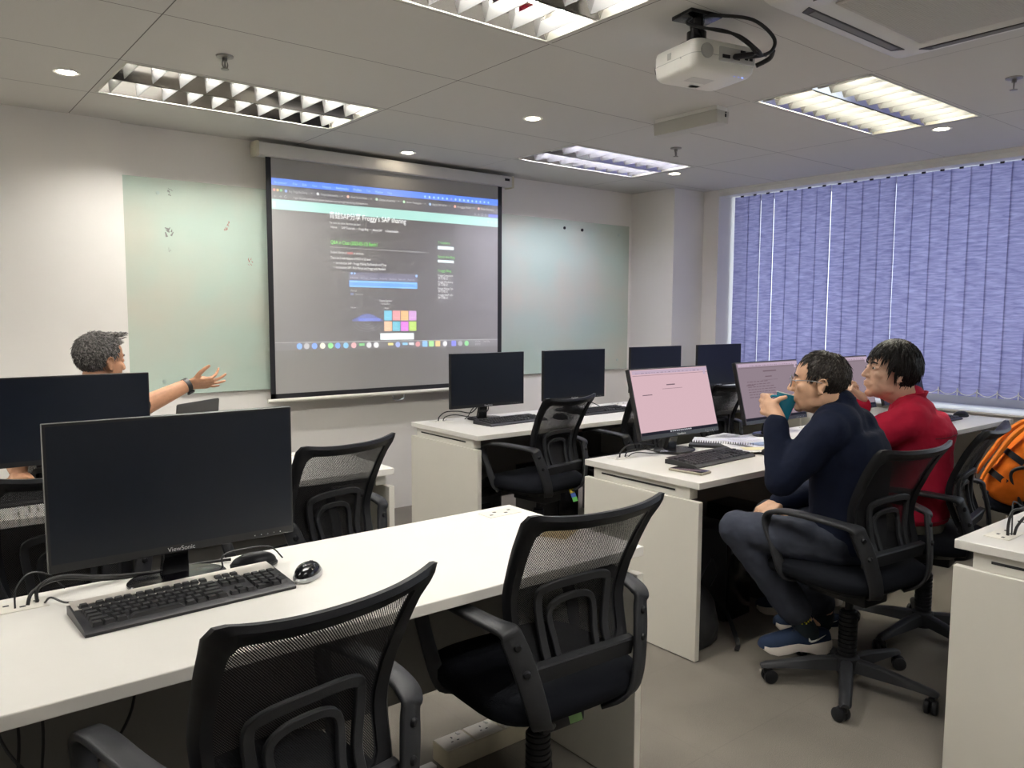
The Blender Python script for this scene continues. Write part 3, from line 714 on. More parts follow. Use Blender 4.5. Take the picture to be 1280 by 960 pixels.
# ------------------------------------------------------------------ mesh back task chair
def meshmat():
    m = bpy.data.materials.new('chair_mesh_weave'); m.use_nodes = True; nt = m.node_tree; nt.nodes.clear()
    o = nt.nodes.new('ShaderNodeOutputMaterial'); p = nt.nodes.new('ShaderNodeBsdfPrincipled'); t = nt.nodes.new('ShaderNodeBsdfTransparent'); mx = nt.nodes.new('ShaderNodeMixShader')
    p.inputs['Base Color'].default_value = (.012, .012, .014, 1); p.inputs['Roughness'].default_value = .7; p.inputs['Specular IOR Level'].default_value = .3
    uv = nt.nodes.new('ShaderNodeUVMap'); uv.uv_map = 'uv'; sx = nt.nodes.new('ShaderNodeSeparateXYZ'); nt.links.new(uv.outputs[0], sx.inputs[0])
    out = []
    for k in (0, 1):
        a = nt.nodes.new('ShaderNodeMath'); a.operation = 'MULTIPLY'; a.inputs[1].default_value = 2*PI/(.0050, .0056)[k]; nt.links.new(sx.outputs[k], a.inputs[0])
        s = nt.nodes.new('ShaderNodeMath'); s.operation = 'SINE'; nt.links.new(a.outputs[0], s.inputs[0]); out.append(s)
    q = nt.nodes.new('ShaderNodeMath'); q.operation = 'MULTIPLY'; nt.links.new(out[0].outputs[0], q.inputs[0]); nt.links.new(out[1].outputs[0], q.inputs[1])
    g = nt.nodes.new('ShaderNodeMath'); g.operation = 'GREATER_THAN'; g.inputs[1].default_value = .06; nt.links.new(q.outputs[0], g.inputs[0])
    nt.links.new(g.outputs[0], mx.inputs[0]); nt.links.new(p.outputs[0], mx.inputs[1]); nt.links.new(t.outputs[0], mx.inputs[2]); nt.links.new(mx.outputs[0], o.inputs[0])
    return m
M_mesh = meshmat()
YC = [(0, -.156), (.12, -.138), (.3, -.118), (.45, -.128), (.6, -.158), (.8, -.208), (1., -.270)]
def yc(v):
    v = min(max(v, 0), 1)
    j = max(i for i in range(len(YC)-1) if YC[i][0] <= v); t = (v-YC[j][0])/(YC[j+1][0]-YC[j][0])
    g = lambda k: YC[min(max(k, 0), len(YC)-1)][1]
    a, b, c, d = g(j-1), g(j), g(j+1), g(j+2)
    return .5*(2*b + (c-a)*t + (2*a-5*b+4*c-d)*t*t + (3*b-a-3*c+d)*t**3)
def backS(u, v, off=0.):
    """back surface: u across (-1..1), v up (0..1); off pushes towards the sitter"""
    z = .540 + .412*v
    hw = .168 + .030*min(v/.45, 1)**.8 + .022*max(0, v-.4)/.6 + .006*max(0, v-.85)/.15
    y = yc(v) + .042*abs(u)**2*max(0, v)**1.5
    z += .018*(abs(u)**3)*v
    return V((u*hw, y + off, z))
def ring_loop(du, dv0, dv1, n=10, rad=.16):
    """rounded rectangle in u,v"""
    pts = []; a = 1-du; b0, b1 = dv0, 1-dv1
    for cu, cv, t0 in ((a-rad*(1-du), b1-rad*.55, 0), (-a+rad*(1-du), b1-rad*.55, 90), (-a+rad*(1-du), b0+rad*.55, 180), (a-rad*(1-du), b0+rad*.55, 270)):
        for k in range(n): th = math.radians(t0+90*k/(n-1)); pts.append((cu+rad*(1-du)*math.cos(th), cv+rad*.55*math.sin(th)))
    return pts
def resample(pts, n):
    P = [V((a, b*1.05, 0)) for a, b in pts]; P.append(P[0]); L = [0]
    for i in range(len(P)-1): L.append(L[-1]+(P[i+1]-P[i]).length)
    out = []; j = 0
    for k in range(n):
        d = L[-1]*k/n
        while L[j+1] < d: j += 1
        f = (d-L[j])/max(L[j+1]-L[j], 1e-9); q = P[j].lerp(P[j+1], f); out.append((q.x, q.y/1.05))
    return out
def make_chair(label, group):
    t = thing('office_chair', label, 'chair', (0, 0, 0), 0, group)
    # seat cushion
    b = B(); n = 40
    def se(a, c, k, z, y0=.0, droop=0.):
        r = []
        for i in range(n):
            th = 2*PI*i/n; cx, sx = math.cos(th), math.sin(th)
            x = a*math.copysign(abs(cx)**(2/k), cx); y = c*math.copysign(abs(sx)**(2/k), sx)
            r.append((x, y0+y, z - droop*max(0, y/c)**3))
        return r
    b.loft([se(.205, .205, 4, .432, .03), se(.232, .230, 4, .440, .03, .005), se(.240, .240, 4, .458, .03, .012), se(.238, .238, 4, .482, .03, .018), se(.220, .218, 3.6, .500, .03, .022), se(.17, .165, 3.2, .506, .03, .012), se(.06, .06, 2.5, .505, .02)])
    b.obj('seat', M_fab, t, angle=70)
    b = B(); b.loft([se(.17, .17, 3, .405, .02), se(.20, .20, 3.5, .433, .03)]); b.span((-.07, -.11, .35), (.07, .13, .407), .008); b.obj('seat_pan', M_blk, t)
    b = B(); b.cyl((.06, .04, .362), (.27, .06, .372), .006, seg=8); b.span((.25, .045, .364), (.31, .075, .378), .004); b.obj('height_lever', M_blk, t)
    # backrest frame
    outer = ring_loop(0., 0., 0., 10, .14); inner = ring_loop(.175, .075, .09, 10, .13)
    N = 72; O = resample(outer, N); I = resample(inner, N)
    b = B(); rings = []
    for (ou, ov), (iu, iv) in zip(O, I):
        cu, cv = (ou+iu)/2, (ov+iv)/2
        sec = [backS(ou, ov, .004), backS(ou, ov, -.008), backS(cu*.6+ou*.4, cv*.6+ov*.4, -.017), backS(iu, iv, -.008), backS(iu, iv, .004), backS(cu, cv, .010)]
        rings.append(sec)
    b.loft(rings, False, True, True); fr = b.obj('backrest', M_blk, t, angle=50)
    b = B()
    def mf(a, c): return backS((a*2-1)*.90, .05+c*.90, -.001)
    b.grid(mf, 14, 14, uvs=lambda a, c: (a*.40, c*.40)); b.grid(lambda a, c: mf(a, c) + V((0, -.0015, 0)), 14, 14, uvs=lambda a, c: (a*.40, c*.40)); b.obj('back_mesh', M_mesh, fr)
    # lower bar with lumbar loops
    b = B(); b.strap([backS(u, .035, -.016) for u in (-.98, -.6, 0, .6, .98)], [(0, -.25, 1)]*5, .052, .026, 4); b.obj('lower_bar', M_blk2, fr)
    def U(hw0, hw1, z0, z1, off, wd):
        P = [(-hw0, z0), (-hw0-.002, z0+(z1-z0)*.3), (-hw1, z1-.035), (-hw1+.022, z1-.004), (0, z1+.004), (hw1-.022, z1-.004), (hw1, z1-.035), (hw0+.002, z0+(z1-z0)*.3), (hw0, z0)]
        pts = []; wv = []
        for x, vz in P:
            v = (vz-.540)/.412; hw = backS(1, v).x; q = backS(x/hw, v, off); pts.append(q)
        for i in range(len(pts)):
            a, c = pts[max(i-1, 0)], pts[min(i+1, len(pts)-1)]; tg = (c-a).normalized(); wv.append(tg.cross(V((0, 1, .1))))
        return pts, wv, wd
    lb = B()
    for args in ((.098, .112, .565, .755, -.015, .022), (.062, .072, .565, .708, -.013, .017)):
        p, w, wd = U(*args); lb.strap(p, w, wd, .012, 4)
    lb.obj('lumbar_support', M_blk2, fr)
    # arms
    for s in (-1, 1):
        X = .245
        pts = [(s*.15, .125, .415), (s*.200, .118, .420), (s*.232, .125, .455), (s*(X+.002), .155, .54), (s*(X+.006), .190, .625), (s*(X+.006), .175, .668), (s*(X+.006), .10, .688), (s*(X+.002), -.03, .690), (s*(X-.012), -.115, .684), (s*(X-.030), -.158, .674), (s*(X-.040), -.168, .650), (s*(X-.058), -.188, .585), (s*(X-.082), -.205, .49), (s*(X-.105), -.195, .435), (s*.09, -.15, .405)]
        ax = V((1, 0, 0)); dg = V((.95, .32*s, 0))
        wv = [(0, 1, 0), (.2, 1, 0), (.9, .5*s, 0), ax, ax, ax, ax, ax, (1, .15*s, 0), (1, .3*s, 0), dg, dg, dg, dg, (.8, .6*s, 0)]
        wd = [.036, .038, .040, .040, .042, .046, .050, .050, .050, .052, .056, .058, .054, .050, .045]
        b = B(); b.strap(pts, wv, wd, [.011, .011, .012, .013, .014, .016, .017, .017, .016, .015, .014, .014, .013, .012, .011], 5, rnd=.5)
        ar = b.obj('armrest', M_blk2, t, angle=60)
        for xx, yy, zz in ((X-.045, -.174, .640), (X-.060, -.190, .577)):
            nn = V((s*.32, -.95, 0)); c = V((s*xx, yy, zz)) + nn*.006
            B().lathe([(.010, 0), (.010, .003), (.007, .007), (0, .008)], c, 12, nn).obj('bolt', M_blk, ar)
    # column and base
    b = B(); prof = [(.030, .085)]
    for k in range(11): z = .115+k*.0165; prof += [(.034, z), (.034, z+.010), (.030, z+.0115), (.030, z+.0155)]
    prof += [(.026, .30), (.015, .30), (.015, .36)]
    b.lathe([(0.0001, .085)] + prof, seg=22); b.obj('gas_column', M_blk, t)
    base = B().lathe([(.0, .055), (.036, .055), (.045, .075), (.045, .118), (.036, .124), (.0, .124)], seg=24)
    for k in range(5):
        a = 2*PI*k/5; R = Matrix.Rotation(a, 3, 'Z')
        sec = lambda r, z0, z1, w: [R @ V(p) for p in ((r, -w, z0), (r, w, z0), (r, w*.75, z1-.006), (r, w*.4, z1), (r, -w*.4, z1), (r, -w*.75, z1-.006))]
        base.loft([sec(.03, .070, .118, .026), sec(.12, .070, .112, .025), sec(.24, .068, .092, .022), sec(.30, .064, .082, .021), sec(.318, .062, .074, .016)])
    bo = base.obj('base', M_blk2, t, angle=40)
    for k in range(5):
        a = 2*PI*k/5; c = V((.298*math.cos(a), .298*math.sin(a), 0)); th = a + 1.1 + .7*k; d = V((math.cos(th), math.sin(th), 0)); off = V((-d.y, d.x, 0))*.016
        cb = B(); cb.cyl(c+V((0, 0, .045)), c+V((0, 0, .070)), .008, seg=10)
        ww = c + off + V((0, 0, .026))
        for sg in (-1, 1):
            cc = ww + d*(.013*sg); cb.lathe([(0, -.010), (.020, -.010), (.026, -.006), (.026, .006), (.020, .010), (0, .010)], cc, 18, d)
        cb.box(c + off*.5 + V((0, 0, .045)), (.022, .030, .022), Matrix.Rotation(th, 3, 'Z'), .004); cb.obj('caster', M_blk, bo)
    return t
CG = 'black mesh back office chairs'
CHAIRS = [((.516, 1.376), .156, 20, 'black mesh office chair nearest the camera, its top edge cut low in the photo'),
          ((1.318, 1.538), -.045, 45, 'black mesh office chair over the power strip, right of the nearest chair'),
          ((2.80, 1.47), -.107, 64, 'black mesh office chair that the man in navy sits on'),
          ((3.49, 1.50), .172, 30, 'black mesh office chair that the person in red sits on'),
          ((4.55, 1.385), .45, 10, 'black mesh office chair holding the orange backpack'),
          ((1.221, 2.746), .238, 50, 'black mesh office chair at the second left desk, right of the large monitor'),
          ((.38, 2.74), .10, 25, 'black mesh office chair half hidden behind the large monitor at the left edge'),
          ((2.878, 3.371), .147, 15, 'black mesh office chair before the first front desk, a mouse seen through it'),
          ((3.66, 3.40), .0, 40, 'black mesh office chair at the front, mostly hidden by the pink lit monitor'),
          ((4.30, 3.34), .05, 0, 'black mesh office chair at the front, between the pink and mauve lit monitors'),
          ((.64, 3.78), -.80, 0, 'black mesh office chair under the pointing man, hidden by the left monitor')]
ch0 = None
for (x, y), rz, br, l in CHAIRS:
    if ch0 is None: ch0 = c = make_chair(l, CG); c.location = (x, y, 0); c.rotation_euler = (0, 0, rz)
    else: c = dup(ch0, (x, y, 0), rz, l)
    for k in c.children if False else [o for o in bpy.data.objects if o.parent == c and o.name.startswith('base')]: k.rotation_euler = (0, 0, math.radians(br) - rz)
# ------------------------------------------------------------------ people
M_skin = mat('skin_warm', (.62, .37, .24), .5, spec=.35, noise=.07, nscale=35)
M_skin2 = mat('skin_light', (.66, .42, .30), .5, spec=.35, noise=.06, nscale=35)
M_skin3 = mat('skin_tanned', (.50, .26, .15), .5, spec=.35, noise=.08, nscale=35)
M_eye = mat('eye_white', (.75, .72, .68), .2); M_iris = mat('eye_iris_dark', (.02, .012, .008), .15)
M_lip = mat('lip_skin', (.46, .20, .16), .5)

def remeshed(b, name, m, parent, vox, smooth=6, disp=0., dscale=.08, angle=180):
    bmesh.ops.recalc_face_normals(b.bm, faces=b.bm.faces)
    me = bpy.data.meshes.new(name); b.bm.to_mesh(me); b.bm.free()
    o = bpy.data.objects.new(name, me); COL.objects.link(o)
    r = o.modifiers.new('r', 'REMESH'); r.mode = 'VOXEL'; r.voxel_size = vox; r.adaptivity = 0
    if smooth: s = o.modifiers.new('s', 'SMOOTH'); s.factor = .5; s.iterations = smooth
    if disp:
        tx = bpy.data.textures.new(name + '_folds', 'CLOUDS'); tx.noise_scale = dscale; tx.noise_depth = 2
        d = o.modifiers.new('d', 'DISPLACE'); d.texture = tx; d.strength = disp; d.mid_level = .5; d.texture_coords = 'LOCAL'
    dg = bpy.context.evaluated_depsgraph_get(); me2 = bpy.data.meshes.new_from_object(o.evaluated_get(dg))
    bpy.data.objects.remove(o); bpy.data.meshes.remove(me); me2.name = name
    me2.materials.clear(); me2.materials.append(m)
    for p in me2.polygons: p.use_smooth = True
    o = bpy.data.objects.new(name, me2); COL.objects.link(o); o.parent = parent
    return o

def frame(c, face, pitch=0., roll=0.):
    """matrix of a head: +y looks along face (x,y), pitch up positive"""
    yaw_ = math.atan2(-face[0], face[1])
    return Matrix.Translation(V(c)) @ Matrix.Rotation(yaw_, 4, 'Z') @ Matrix.Rotation(pitch, 4, 'X') @ Matrix.Rotation(roll, 4, 'Y')

def head(b, M, neck, k=1., slim=1., nose=1.):
    R = M.to_3x3()
    def E(c, r, rot=(0,0,0)): b.ell(M @ (V(c)*k), [q*k for q in r], R @ Euler(rot).to_matrix(), 22, 14)
    def C(a, c, r0, r1): b.capsule(M @ (V(a)*k), M @ (V(c)*k), r0*k, r1*k, 12)
    E((0, -.014, .032), (.077*slim, .096, .087)); E((0, .022, .035), (.068*slim, .066, .068))
    E((0, .030, -.030), (.063*slim, .058, .080)); E((0, .030, -.078), (.052*slim, .052, .042), (.25, 0, 0))
    E((0, .066, -.106), (.022, .020, .017)); E((0, .077, .026), (.046, .014, .013))
    for s in (-1, 1):
        E((s*.040, .058, -.022), (.021, .023, .020)); E((s*.042, .022, -.068), (.015, .042, .026), (.35, 0, 0))
        E((s*.031, .074, .004), (.018, .013, .0105))                        # lids
        E((s*.014*nose, .096, -.034), (.0085, .010, .008))
        # ear: rim, lobe and bowl
        ec = V((s*.078*slim, -.010, -.010))
        pts = [ec + V((s*(.004+.006*(1 if q > 0 else .3)*abs(math.sin(a))), -.006+.017*math.cos(a), .003+.028*math.sin(a))) for a in [math.radians(d) for d in range(-100, 200, 25)] for q in (1,)]
        for i in range(len(pts)-1): C(pts[i], pts[i+1], .0042, .0042)
        E(ec + V((0, -.002, 0)), (.006, .015, .024)); E(ec + V((s*.002, .004, -.026)), (.006, .008, .010)); E(ec + V((s*.004, -.004, -.006)), (.007, .009, .012))
    C((0, .086, .010), (0, .105, -.026), .0085, .0105*nose); E((0, .106, -.032), (.012*nose, .011, .010))
    E((0, .088, -.058), (.021, .010, .0065)); E((0, .0865, -.071), (.018, .010, .0075)); E((0, .078, -.064), (.028, .014, .020))
    b.capsule(M @ V((0, -.022, -.055)), V(neck), .052, .060, 18); b.capsule(M @ V((0, .006, -.080)), V(neck) + (R @ V((0, .012, 0))), .038, .050, 18)

def eyes(M, parent, k=1., brow=True, browc=(.02, .016, .014)):
    R = M.to_3x3()
    for s in (-1, 1):
        B().ell(M @ (V((s*.031, .0795, .003))*k), (.0115*k, .0085*k, .0052*k), R).obj('eye', M_eye, parent, angle=180)
        B().ell(M @ (V((s*.031, .0868, .0025))*k), (.0048*k, .0022*k, .0046*k), R).obj('iris', M_iris, parent, angle=180)
        b = B(); b.tube([M @ (V((s*x, y, z))*k) for x, y, z in ((.013, .0895, .022), (.028, .090, .028), (.045, .078, .024))], [.003, .0036, .002], 6, smooth=3, flat=1.2); b.obj('eyebrow', mat('eyebrow_hair', browc, .8), parent)

def hand(b, wrist, F, N, curl=(20, 25, 15), thumb=(1., .3, .2), spread=.10, side=1, k=1., curls=None):
    """F finger direction, N the way the palm faces; side = +1 if the thumb is on F x N side"""
    F = V(F).normalized(); N = (V(N) - F*V(N).dot(F)).normalized(); S = F.cross(N)*side; W = V(wrist)
    P = lambda s, f, n: W + (S*s + F*f + N*n)*k
    kn = [(.030, .088), (.010, .094), (-.011, .090), (-.030, .080)]; ln = [.070, .078, .072, .056]; rr = [.0088, .0092, .0086, .0076]
    for (s, f), r in zip(kn, rr): b.capsule(P(s*.75, .008, 0), P(s, f, -.002), .0155*k, .0125*k, 12)
    b.ell(P(0, .052, .002), (1, 1, 1), None, 4, 3) if False else None
    b.capsule(P(.020, .025, .008), P(.024, .060, .006), .016*k, .013*k); b.capsule(P(-.022, .022, .008), P(-.024, .055, .005), .014*k, .012*k)
    for i, ((s, f), L, r) in enumerate(zip(kn, ln, rr)):
        cu = curls[i] if curls else curl
        sp = spread*(1.5-i); d = (F*math.cos(sp) + S*math.sin(sp)); p = P(s, f, -.002); a = 0; ra = r
        for j, (q, c) in enumerate(zip((.45, .31, .24), cu)):
            a += math.radians(c); e = p + (d*math.cos(a) + N*math.sin(a))*(L*q*k); rb = ra*.90
            b.capsule(p, e, ra*k, rb*k, 10); p, ra = e, rb
    t0 = P(.022, .022, .006); td = (S*thumb[0] + F*thumb[1] + N*thumb[2]).normalized()
    t1 = t0 + td*.040*k; td2 = (td + F*.55 + N*.15).normalized(); t2 = t1 + td2*.032*k; t3 = t2 + (td2 + F*.3).normalized()*.024*k
    b.chain([t0, t1, t2, t3], [.0145*k, .0115*k, .0098*k, .0078*k], 10)

def torso(b, rings, fx, grow=0.):
    """rings: (centre, half width, half depth); fx = facing (x, y)"""
    f = V((fx[0], fx[1], 0)).normalized(); s = V((f.y, -f.x, 0)); R = []
    for c, w, d in rings:
        c = V(c); r = []
        for i in range(32):
            th = 2*PI*i/32; cx, sx = math.cos(th), math.sin(th); e = 2/2.4
            r.append(c + s*((w+grow)*math.copysign(abs(cx)**e, cx)) + f*((d+grow)*math.copysign(abs(sx)**e, sx)))
        R.append(r)
    b.loft(R)

def person(label, loc, P, skin, top, topname, bottom, vox=.0036, disp=.010):
    t = thing('person', label, 'person', loc)
    L = V(loc)
    def rel(p): return V(p) - L
    g = {}
    H4 = frame(rel(P['head']), P['face'], P.get('pitch', 0), P.get('roll', 0))
    def build(b, grow, arms=True, legs=True, tors=True, neck=False, hem=None):
        if tors:
            torso(b, [(rel(c), w, d) for c, w, d in P['torso']], P['chest'], grow)
            sl, sr = rel(P['arms'][0][0]), rel(P['arms'][1][0]); nb = rel(P['neck'])
            b.capsule(sl, sr, .058+grow, .058+grow, 18)
            for s in (sl, sr): b.capsule(nb + V((0, -.005, -.045)), s, .066+grow, .056+grow, 18); b.ell((nb+s)/2 + V((0, -.01, -.03)), (.075+grow,)*3)
            up = P['torso'][-1][0]; b.capsule(rel(up) - V((0, 0, .06)), nb, .085+grow, .056+grow*.6, 18)
        if arms:
            for a in P['arms']: ga = P.get('ga', -.014); b.chain([rel(p) for p in a[:3]], [.058+ga, .047+ga, .031+ga*.4], 16)
    b = B(); build(b, -.026)
    head(b, H4, rel(P['neck']), P.get('k', 1.), P.get('slim', 1.), P.get('nose', 1.))
    for h in P['hands']:
        if callable(h): h(b, L)
        else: hand(b, rel(h['w']), h['F'], h['N'], **h.get('kw', {}))
    for a, h in zip(P['arms'], P['hw']): b.capsule(rel(a[2]), rel(h), .0265, .022, 14)
    for lg in P['legs']: b.chain([rel(p) for p in lg[:3]], [.060, .045, .033], 14); b.capsule(rel(lg[2]), rel(lg[3]), .034, .028, 12)
    body = remeshed(b, 'body', skin, t, vox, 9)
    eyes(H4, t, P.get('k', 1.), browc=P.get('browc', (.02, .016, .014)))
    # top garment
    b = B(); build(b, .016, arms=False)
    cut = P.get('cuff', 1.)
    for a in P['arms']:
        p = [rel(q) for q in a[:3]]
        if cut >= 1: b.chain(p + [], [.074, .060, .046], 18)
        else: b.capsule(p[0], p[0].lerp(p[1], cut), .070, .064, 18)
    tp = remeshed(b, topname, top, t, .0065, 22, disp, .07)
    # trousers
    b = B()
    c, w, d = P['torso'][0]; torso(b, [(rel(c) + V((0, 0, -.05)), w-.02, d), (rel(c), w+.004, d+.004), (rel(c) + V((0, 0, .07)), w-.004, d-.004)], P['chest'])
    for lg in P['legs']:
        p = [rel(q) for q in lg[:3]]; h = p[1].lerp(p[2], lg[4] if len(lg) > 4 else .86)
        b.chain([p[0], p[1]], [.092, .068], 18)
        b.capsule(p[1], h, .071, .064, 18)
    remeshed(b, 'trousers', bottom, t, .0065, 4, .014, .06)
    return t, H4, body

def hair(M, parent, m, c, r, keep, nstr, crown, lift, ln, seed, k=1., rad=.0022, thick=.006, flow=None, rough=.004, droop=0.):
    """cap over the skull kept where keep(p) in head space, plus short locks combed away from the crown"""
    b = B(); c = V(c)*k; r = V(r)*k; R = M.to_3x3(); rr = random.Random(seed)
    nu, nv = 72, 44
    def S(u, v):
        a, t = 2*PI*u, PI*v
        n = V((math.sin(t)*math.cos(a), math.sin(t)*math.sin(a), math.cos(t)))
        return c + V((n.x*r.x, n.y*r.y, n.z*r.z)), n
    pts = [[b.bm.verts.new(M @ (S(i/nu, max(j, .02)/nv)[0] + S(i/nu, max(j, .02)/nv)[1]*(rough*(math.sin(i*2.7+j*.9)*.5+math.sin(i*5.1-j*1.7)*.4)))) for i in range(nu)] for j in range(nv+1)]
    for j in range(nv):
        for i in range(nu):
            p, n = S((i+.5)/nu, (j+.5)/nv)
            if keep(p/k): b._face([pts[j][i], pts[j][(i+1) % nu], pts[j+1][(i+1) % nu], pts[j+1][i]])
    loose = [v for v in b.bm.verts if not v.link_faces]
    bmesh.ops.delete(b.bm, geom=loose, context='VERTS')
    o = b.obj('hair', m, parent, angle=180)
    sm = o.modifiers.new('thickness', 'SOLIDIFY'); sm.thickness = thick; sm.offset = -1
    b = B(); cr = V(crown)*k; n_ = 0; tries = 0
    while n_ < nstr and tries < nstr*6:
        tries += 1
        p, n = S(rr.random(), math.acos(1-2*rr.random()*.92)/PI)
        if not keep(p/k): continue
        n_ += 1
        d = (p - cr); d = (d - n*d.dot(n))
        d = flow(p/k, n, d) if flow else d
        if d.length < 1e-4: d = V((0, -1, 0))
        d.normalize(); L = ln*rr.uniform(.6, 1.3)*k; lf = lift*rr.uniform(.3, 1.5); jit = V((rr.uniform(-1, 1), rr.uniform(-1, 1), rr.uniform(-1, 1)))*.25
        q = [p - n*.002]; 
        for s_ in (.35, .7, 1.): q.append(p + (d+jit*s_*.6)*(L*s_) + n*(lf*L*s_ - .35*L*L*s_*s_/max(r.x, .01)) - V((0, 0, droop*L*s_*s_)))
        b.tube([M @ z_ for z_ in q], [rad*k, rad*k*1.05, rad*k*.8, rad*k*.15], 5)
    b.obj('hair_locks', m, o, angle=180)
    return o

def hairmat(name, c0, c1):
    m = mat(name, c0, .45, spec=.28)
    nt = m.node_tree; p = nt.nodes['Principled BSDF']; tc = nt.nodes.new('ShaderNodeTexCoord')
    n = nt.nodes.new('ShaderNodeTexNoise'); n.inputs['Scale'].default_value = 130; n.inputs['Detail'].default_value = 3
    nt.links.new(tc.outputs['Object'], n.inputs['Vector']); r = nt.nodes.new('ShaderNodeValToRGB')
    r.color_ramp.elements[0].position = .35; r.color_ramp.elements[0].color = (*c0, 1); r.color_ramp.elements[1].position = .68; r.color_ramp.elements[1].color = (*c1, 1)
    nt.links.new(n.outputs['Fac'], r.inputs[0]); nt.links.new(r.outputs[0], p.inputs['Base Color']); return m
M_hair_blk = hairmat('black_hair', (.006, .005, .005), (.016, .013, .012))
M_hair_brn = hairmat('thin_dark_hair', (.014, .011, .010), (.050, .042, .036))
M_hair_gry = hairmat('grey_hair', (.050, .047, .045), (.27, .255, .24))

def knit(name, c, sc=260, k=.35):
    m = mat(name, c, .85, spec=.2, noise=.10, nscale=18, bump=k, bscale=sc); return m
M_navy = knit('navy_knit', (.0050, .0085, .024)); M_red = knit('red_cotton', (.42, .012, .040), 500, .2)
M_slate = knit('slate_cotton_trousers', (.042, .048, .068), 500, .2); M_khaki = knit('grey_khaki_trousers', (.16, .15, .12), 500, .2); M_dkshirt = knit('dark_polo_cotton', (.02, .025, .03), 500, .2)

# ---- shoe
M_sole = mat('shoe_sole_white', (.72, .66, .60), .6); M_shoe = knit('navy_shoe_mesh', (.018, .031, .066), 600, .5); M_sock = mat('dark_sock', (.010, .020, .026), .9); M_swoosh = mat('white_shoe_mark', (.82, .82, .80), .4)
def shoe(parent, M, side):
    """toe along +y from the heel at the origin, side = x sign of the outer face"""
    L = .285
    def hw(y): t = y/L; return .030 + .017*math.sin(PI*min(1, max(0, (t*1.05)))**1.1) + .006*math.sin(2*PI*(t-.35)) if 0 < t < 1 else .012
    ys = [0.002, .010, .03, .06, .10, .14, .18, .22, .25, .27, .281]
    wid = [.016, .027, .034, .036, .036, .039, .044, .046, .042, .032, .014]
    zb = [.020, .010, .002, .000, .010, .016, .006, .000, .006, .016, .026]
    zs = [.052, .055, .054, .048, .040, .046, .042, .034, .031, .033, .034]
    zt = [.072, .090, .096, .094, .103, .100, .085, .072, .063, .054, .042]
    b = B(); b.loft([[M @ V(p) for p in ((-w, y, z0), (w, y, z0), (w*1.03, y, (z0+z1)/2), (w*.98, y, z1), (-w*.98, y, z1), (-w*1.03, y, (z0+z1)/2))] for y, w, z0, z1 in zip(ys, wid, zb, zs)])
    u = B(); rings = []
    for y, w, z0, z1 in zip(ys, wid, zs, zt):
        w = w*.96; r = []
        for i in range(16):
            a = PI*i/15; r.append(M @ V((w*math.cos(a)*(1 if True else 1), y+.003, z0-.012 + (z1-z0+.012)*math.sin(a)**.75)))
        rings.append(r)
    u.loft(rings); o = u.obj('shoe', M_shoe, parent, angle=60)
    b.obj('sole', M_sole, o, angle=60)
    s = side
    def side_pt(y, z):
        j = max(i for i in range(len(ys)) if ys[i] <= y); f = (y-ys[j])/(ys[j+1]-ys[j]); lp = lambda A: A[j]+(A[j+1]-A[j])*f
        w, a, c = lp(wid)*.96, lp(zs)-.012, lp(zt); h = max(0, min(1, (z-a)/(c-a))); th = math.asin(h**(1/.75)); return M @ V((s*(w*math.cos(th)+.0022), y+.003, z))
    top = [(.030, .079), (.045, .073), (.060, .066), (.075, .060), (.088, .058), (.094, .064), (.0955, .074)]
    bot = [(.030, .078), (.045, .069), (.060, .060), (.075, .053), (.088, .0495), (.098, .055), (.098, .074)]
    k = B()
    T = [k.bm.verts.new(side_pt(*p)) for p in top]; Bt = [k.bm.verts.new(side_pt(*p)) for p in bot]
    for i in range(len(T)-1): k._face([T[i], T[i+1], Bt[i+1], Bt[i]])
    e = k.obj('swoosh', M_swoosh, o, angle=180); sm = e.modifiers.new('t', 'SOLIDIFY'); sm.thickness = .0015; sm.offset = 0
    k = B()
    for i in range(4):
        y = .125+.022*i; zz = .110-.0125*i; k.tube([M @ V((-.020, y, zz-.008)), M @ V((0, y+.003, zz+.001)), M @ V((.020, y, zz-.008))], .0028, 6, smooth=4)
    k.tube([M @ V((0, .135, .108)), M @ V((s*.022, .15, .112)), M @ V((s*.03, .165, .094))], .002, 6, smooth=4); k.obj('laces', mat('lace_dark', (.015, .02, .035), .7), o)
    return o
def footM(heel, toe, z, L):
    d = V((toe[0]-heel[0], toe[1]-heel[1], 0)); return Matrix.Translation(V((heel[0], heel[1], z)) - L) @ Matrix.Rotation(math.atan2(-d.x, d.y), 4, 'Z')

# ---- man in navy drinking
er, ef, ez = V((.783, -.622, 0)), V((.622, .783, 0)), V((0, 0, 1))
MUG = V((2.650, 1.680, 1.058))
def griphand(b, L):
    m = MUG - L; w = V((2.575, 1.655, 1.025)) - L
    b.capsule(w, m - er*.058 - ef*.012 + ez*.012, .026, .024); b.capsule(w, m - er*.062 + ef*.010 + ez*.000, .024, .023)
    for i, (dz, s) in enumerate(((.040, 1.), (.020, 1.06), (.000, 1.02), (-.018, .9))):
        k0 = m - er*(.066+.004*i) + ef*(.002) + ez*dz
        pip = m - er*(.070*s) + ef*.038 + ez*(dz+.002); dip = m - er*.046 + ef*.054 + ez*dz; tip = m - er*.026 + ef*.050 + ez*dz
        b.chain([w + ez*.012 - er*.004*i, k0], [.014, .0125], 10)
        b.chain([k0, pip, dip, tip], [.0118, .0104, .0092, .0078], 10)
    b.chain([w + er*.012 - ef*.008, m - er*.046 - ef*.030 + ez*.022, m - er*.030 - ef*.044 + ez*.038, m - er*.010 - ef*.046 + ez*.044], [.0150, .0125, .0105, .0082], 10)
LN = V((2.80, 1.45, 0))
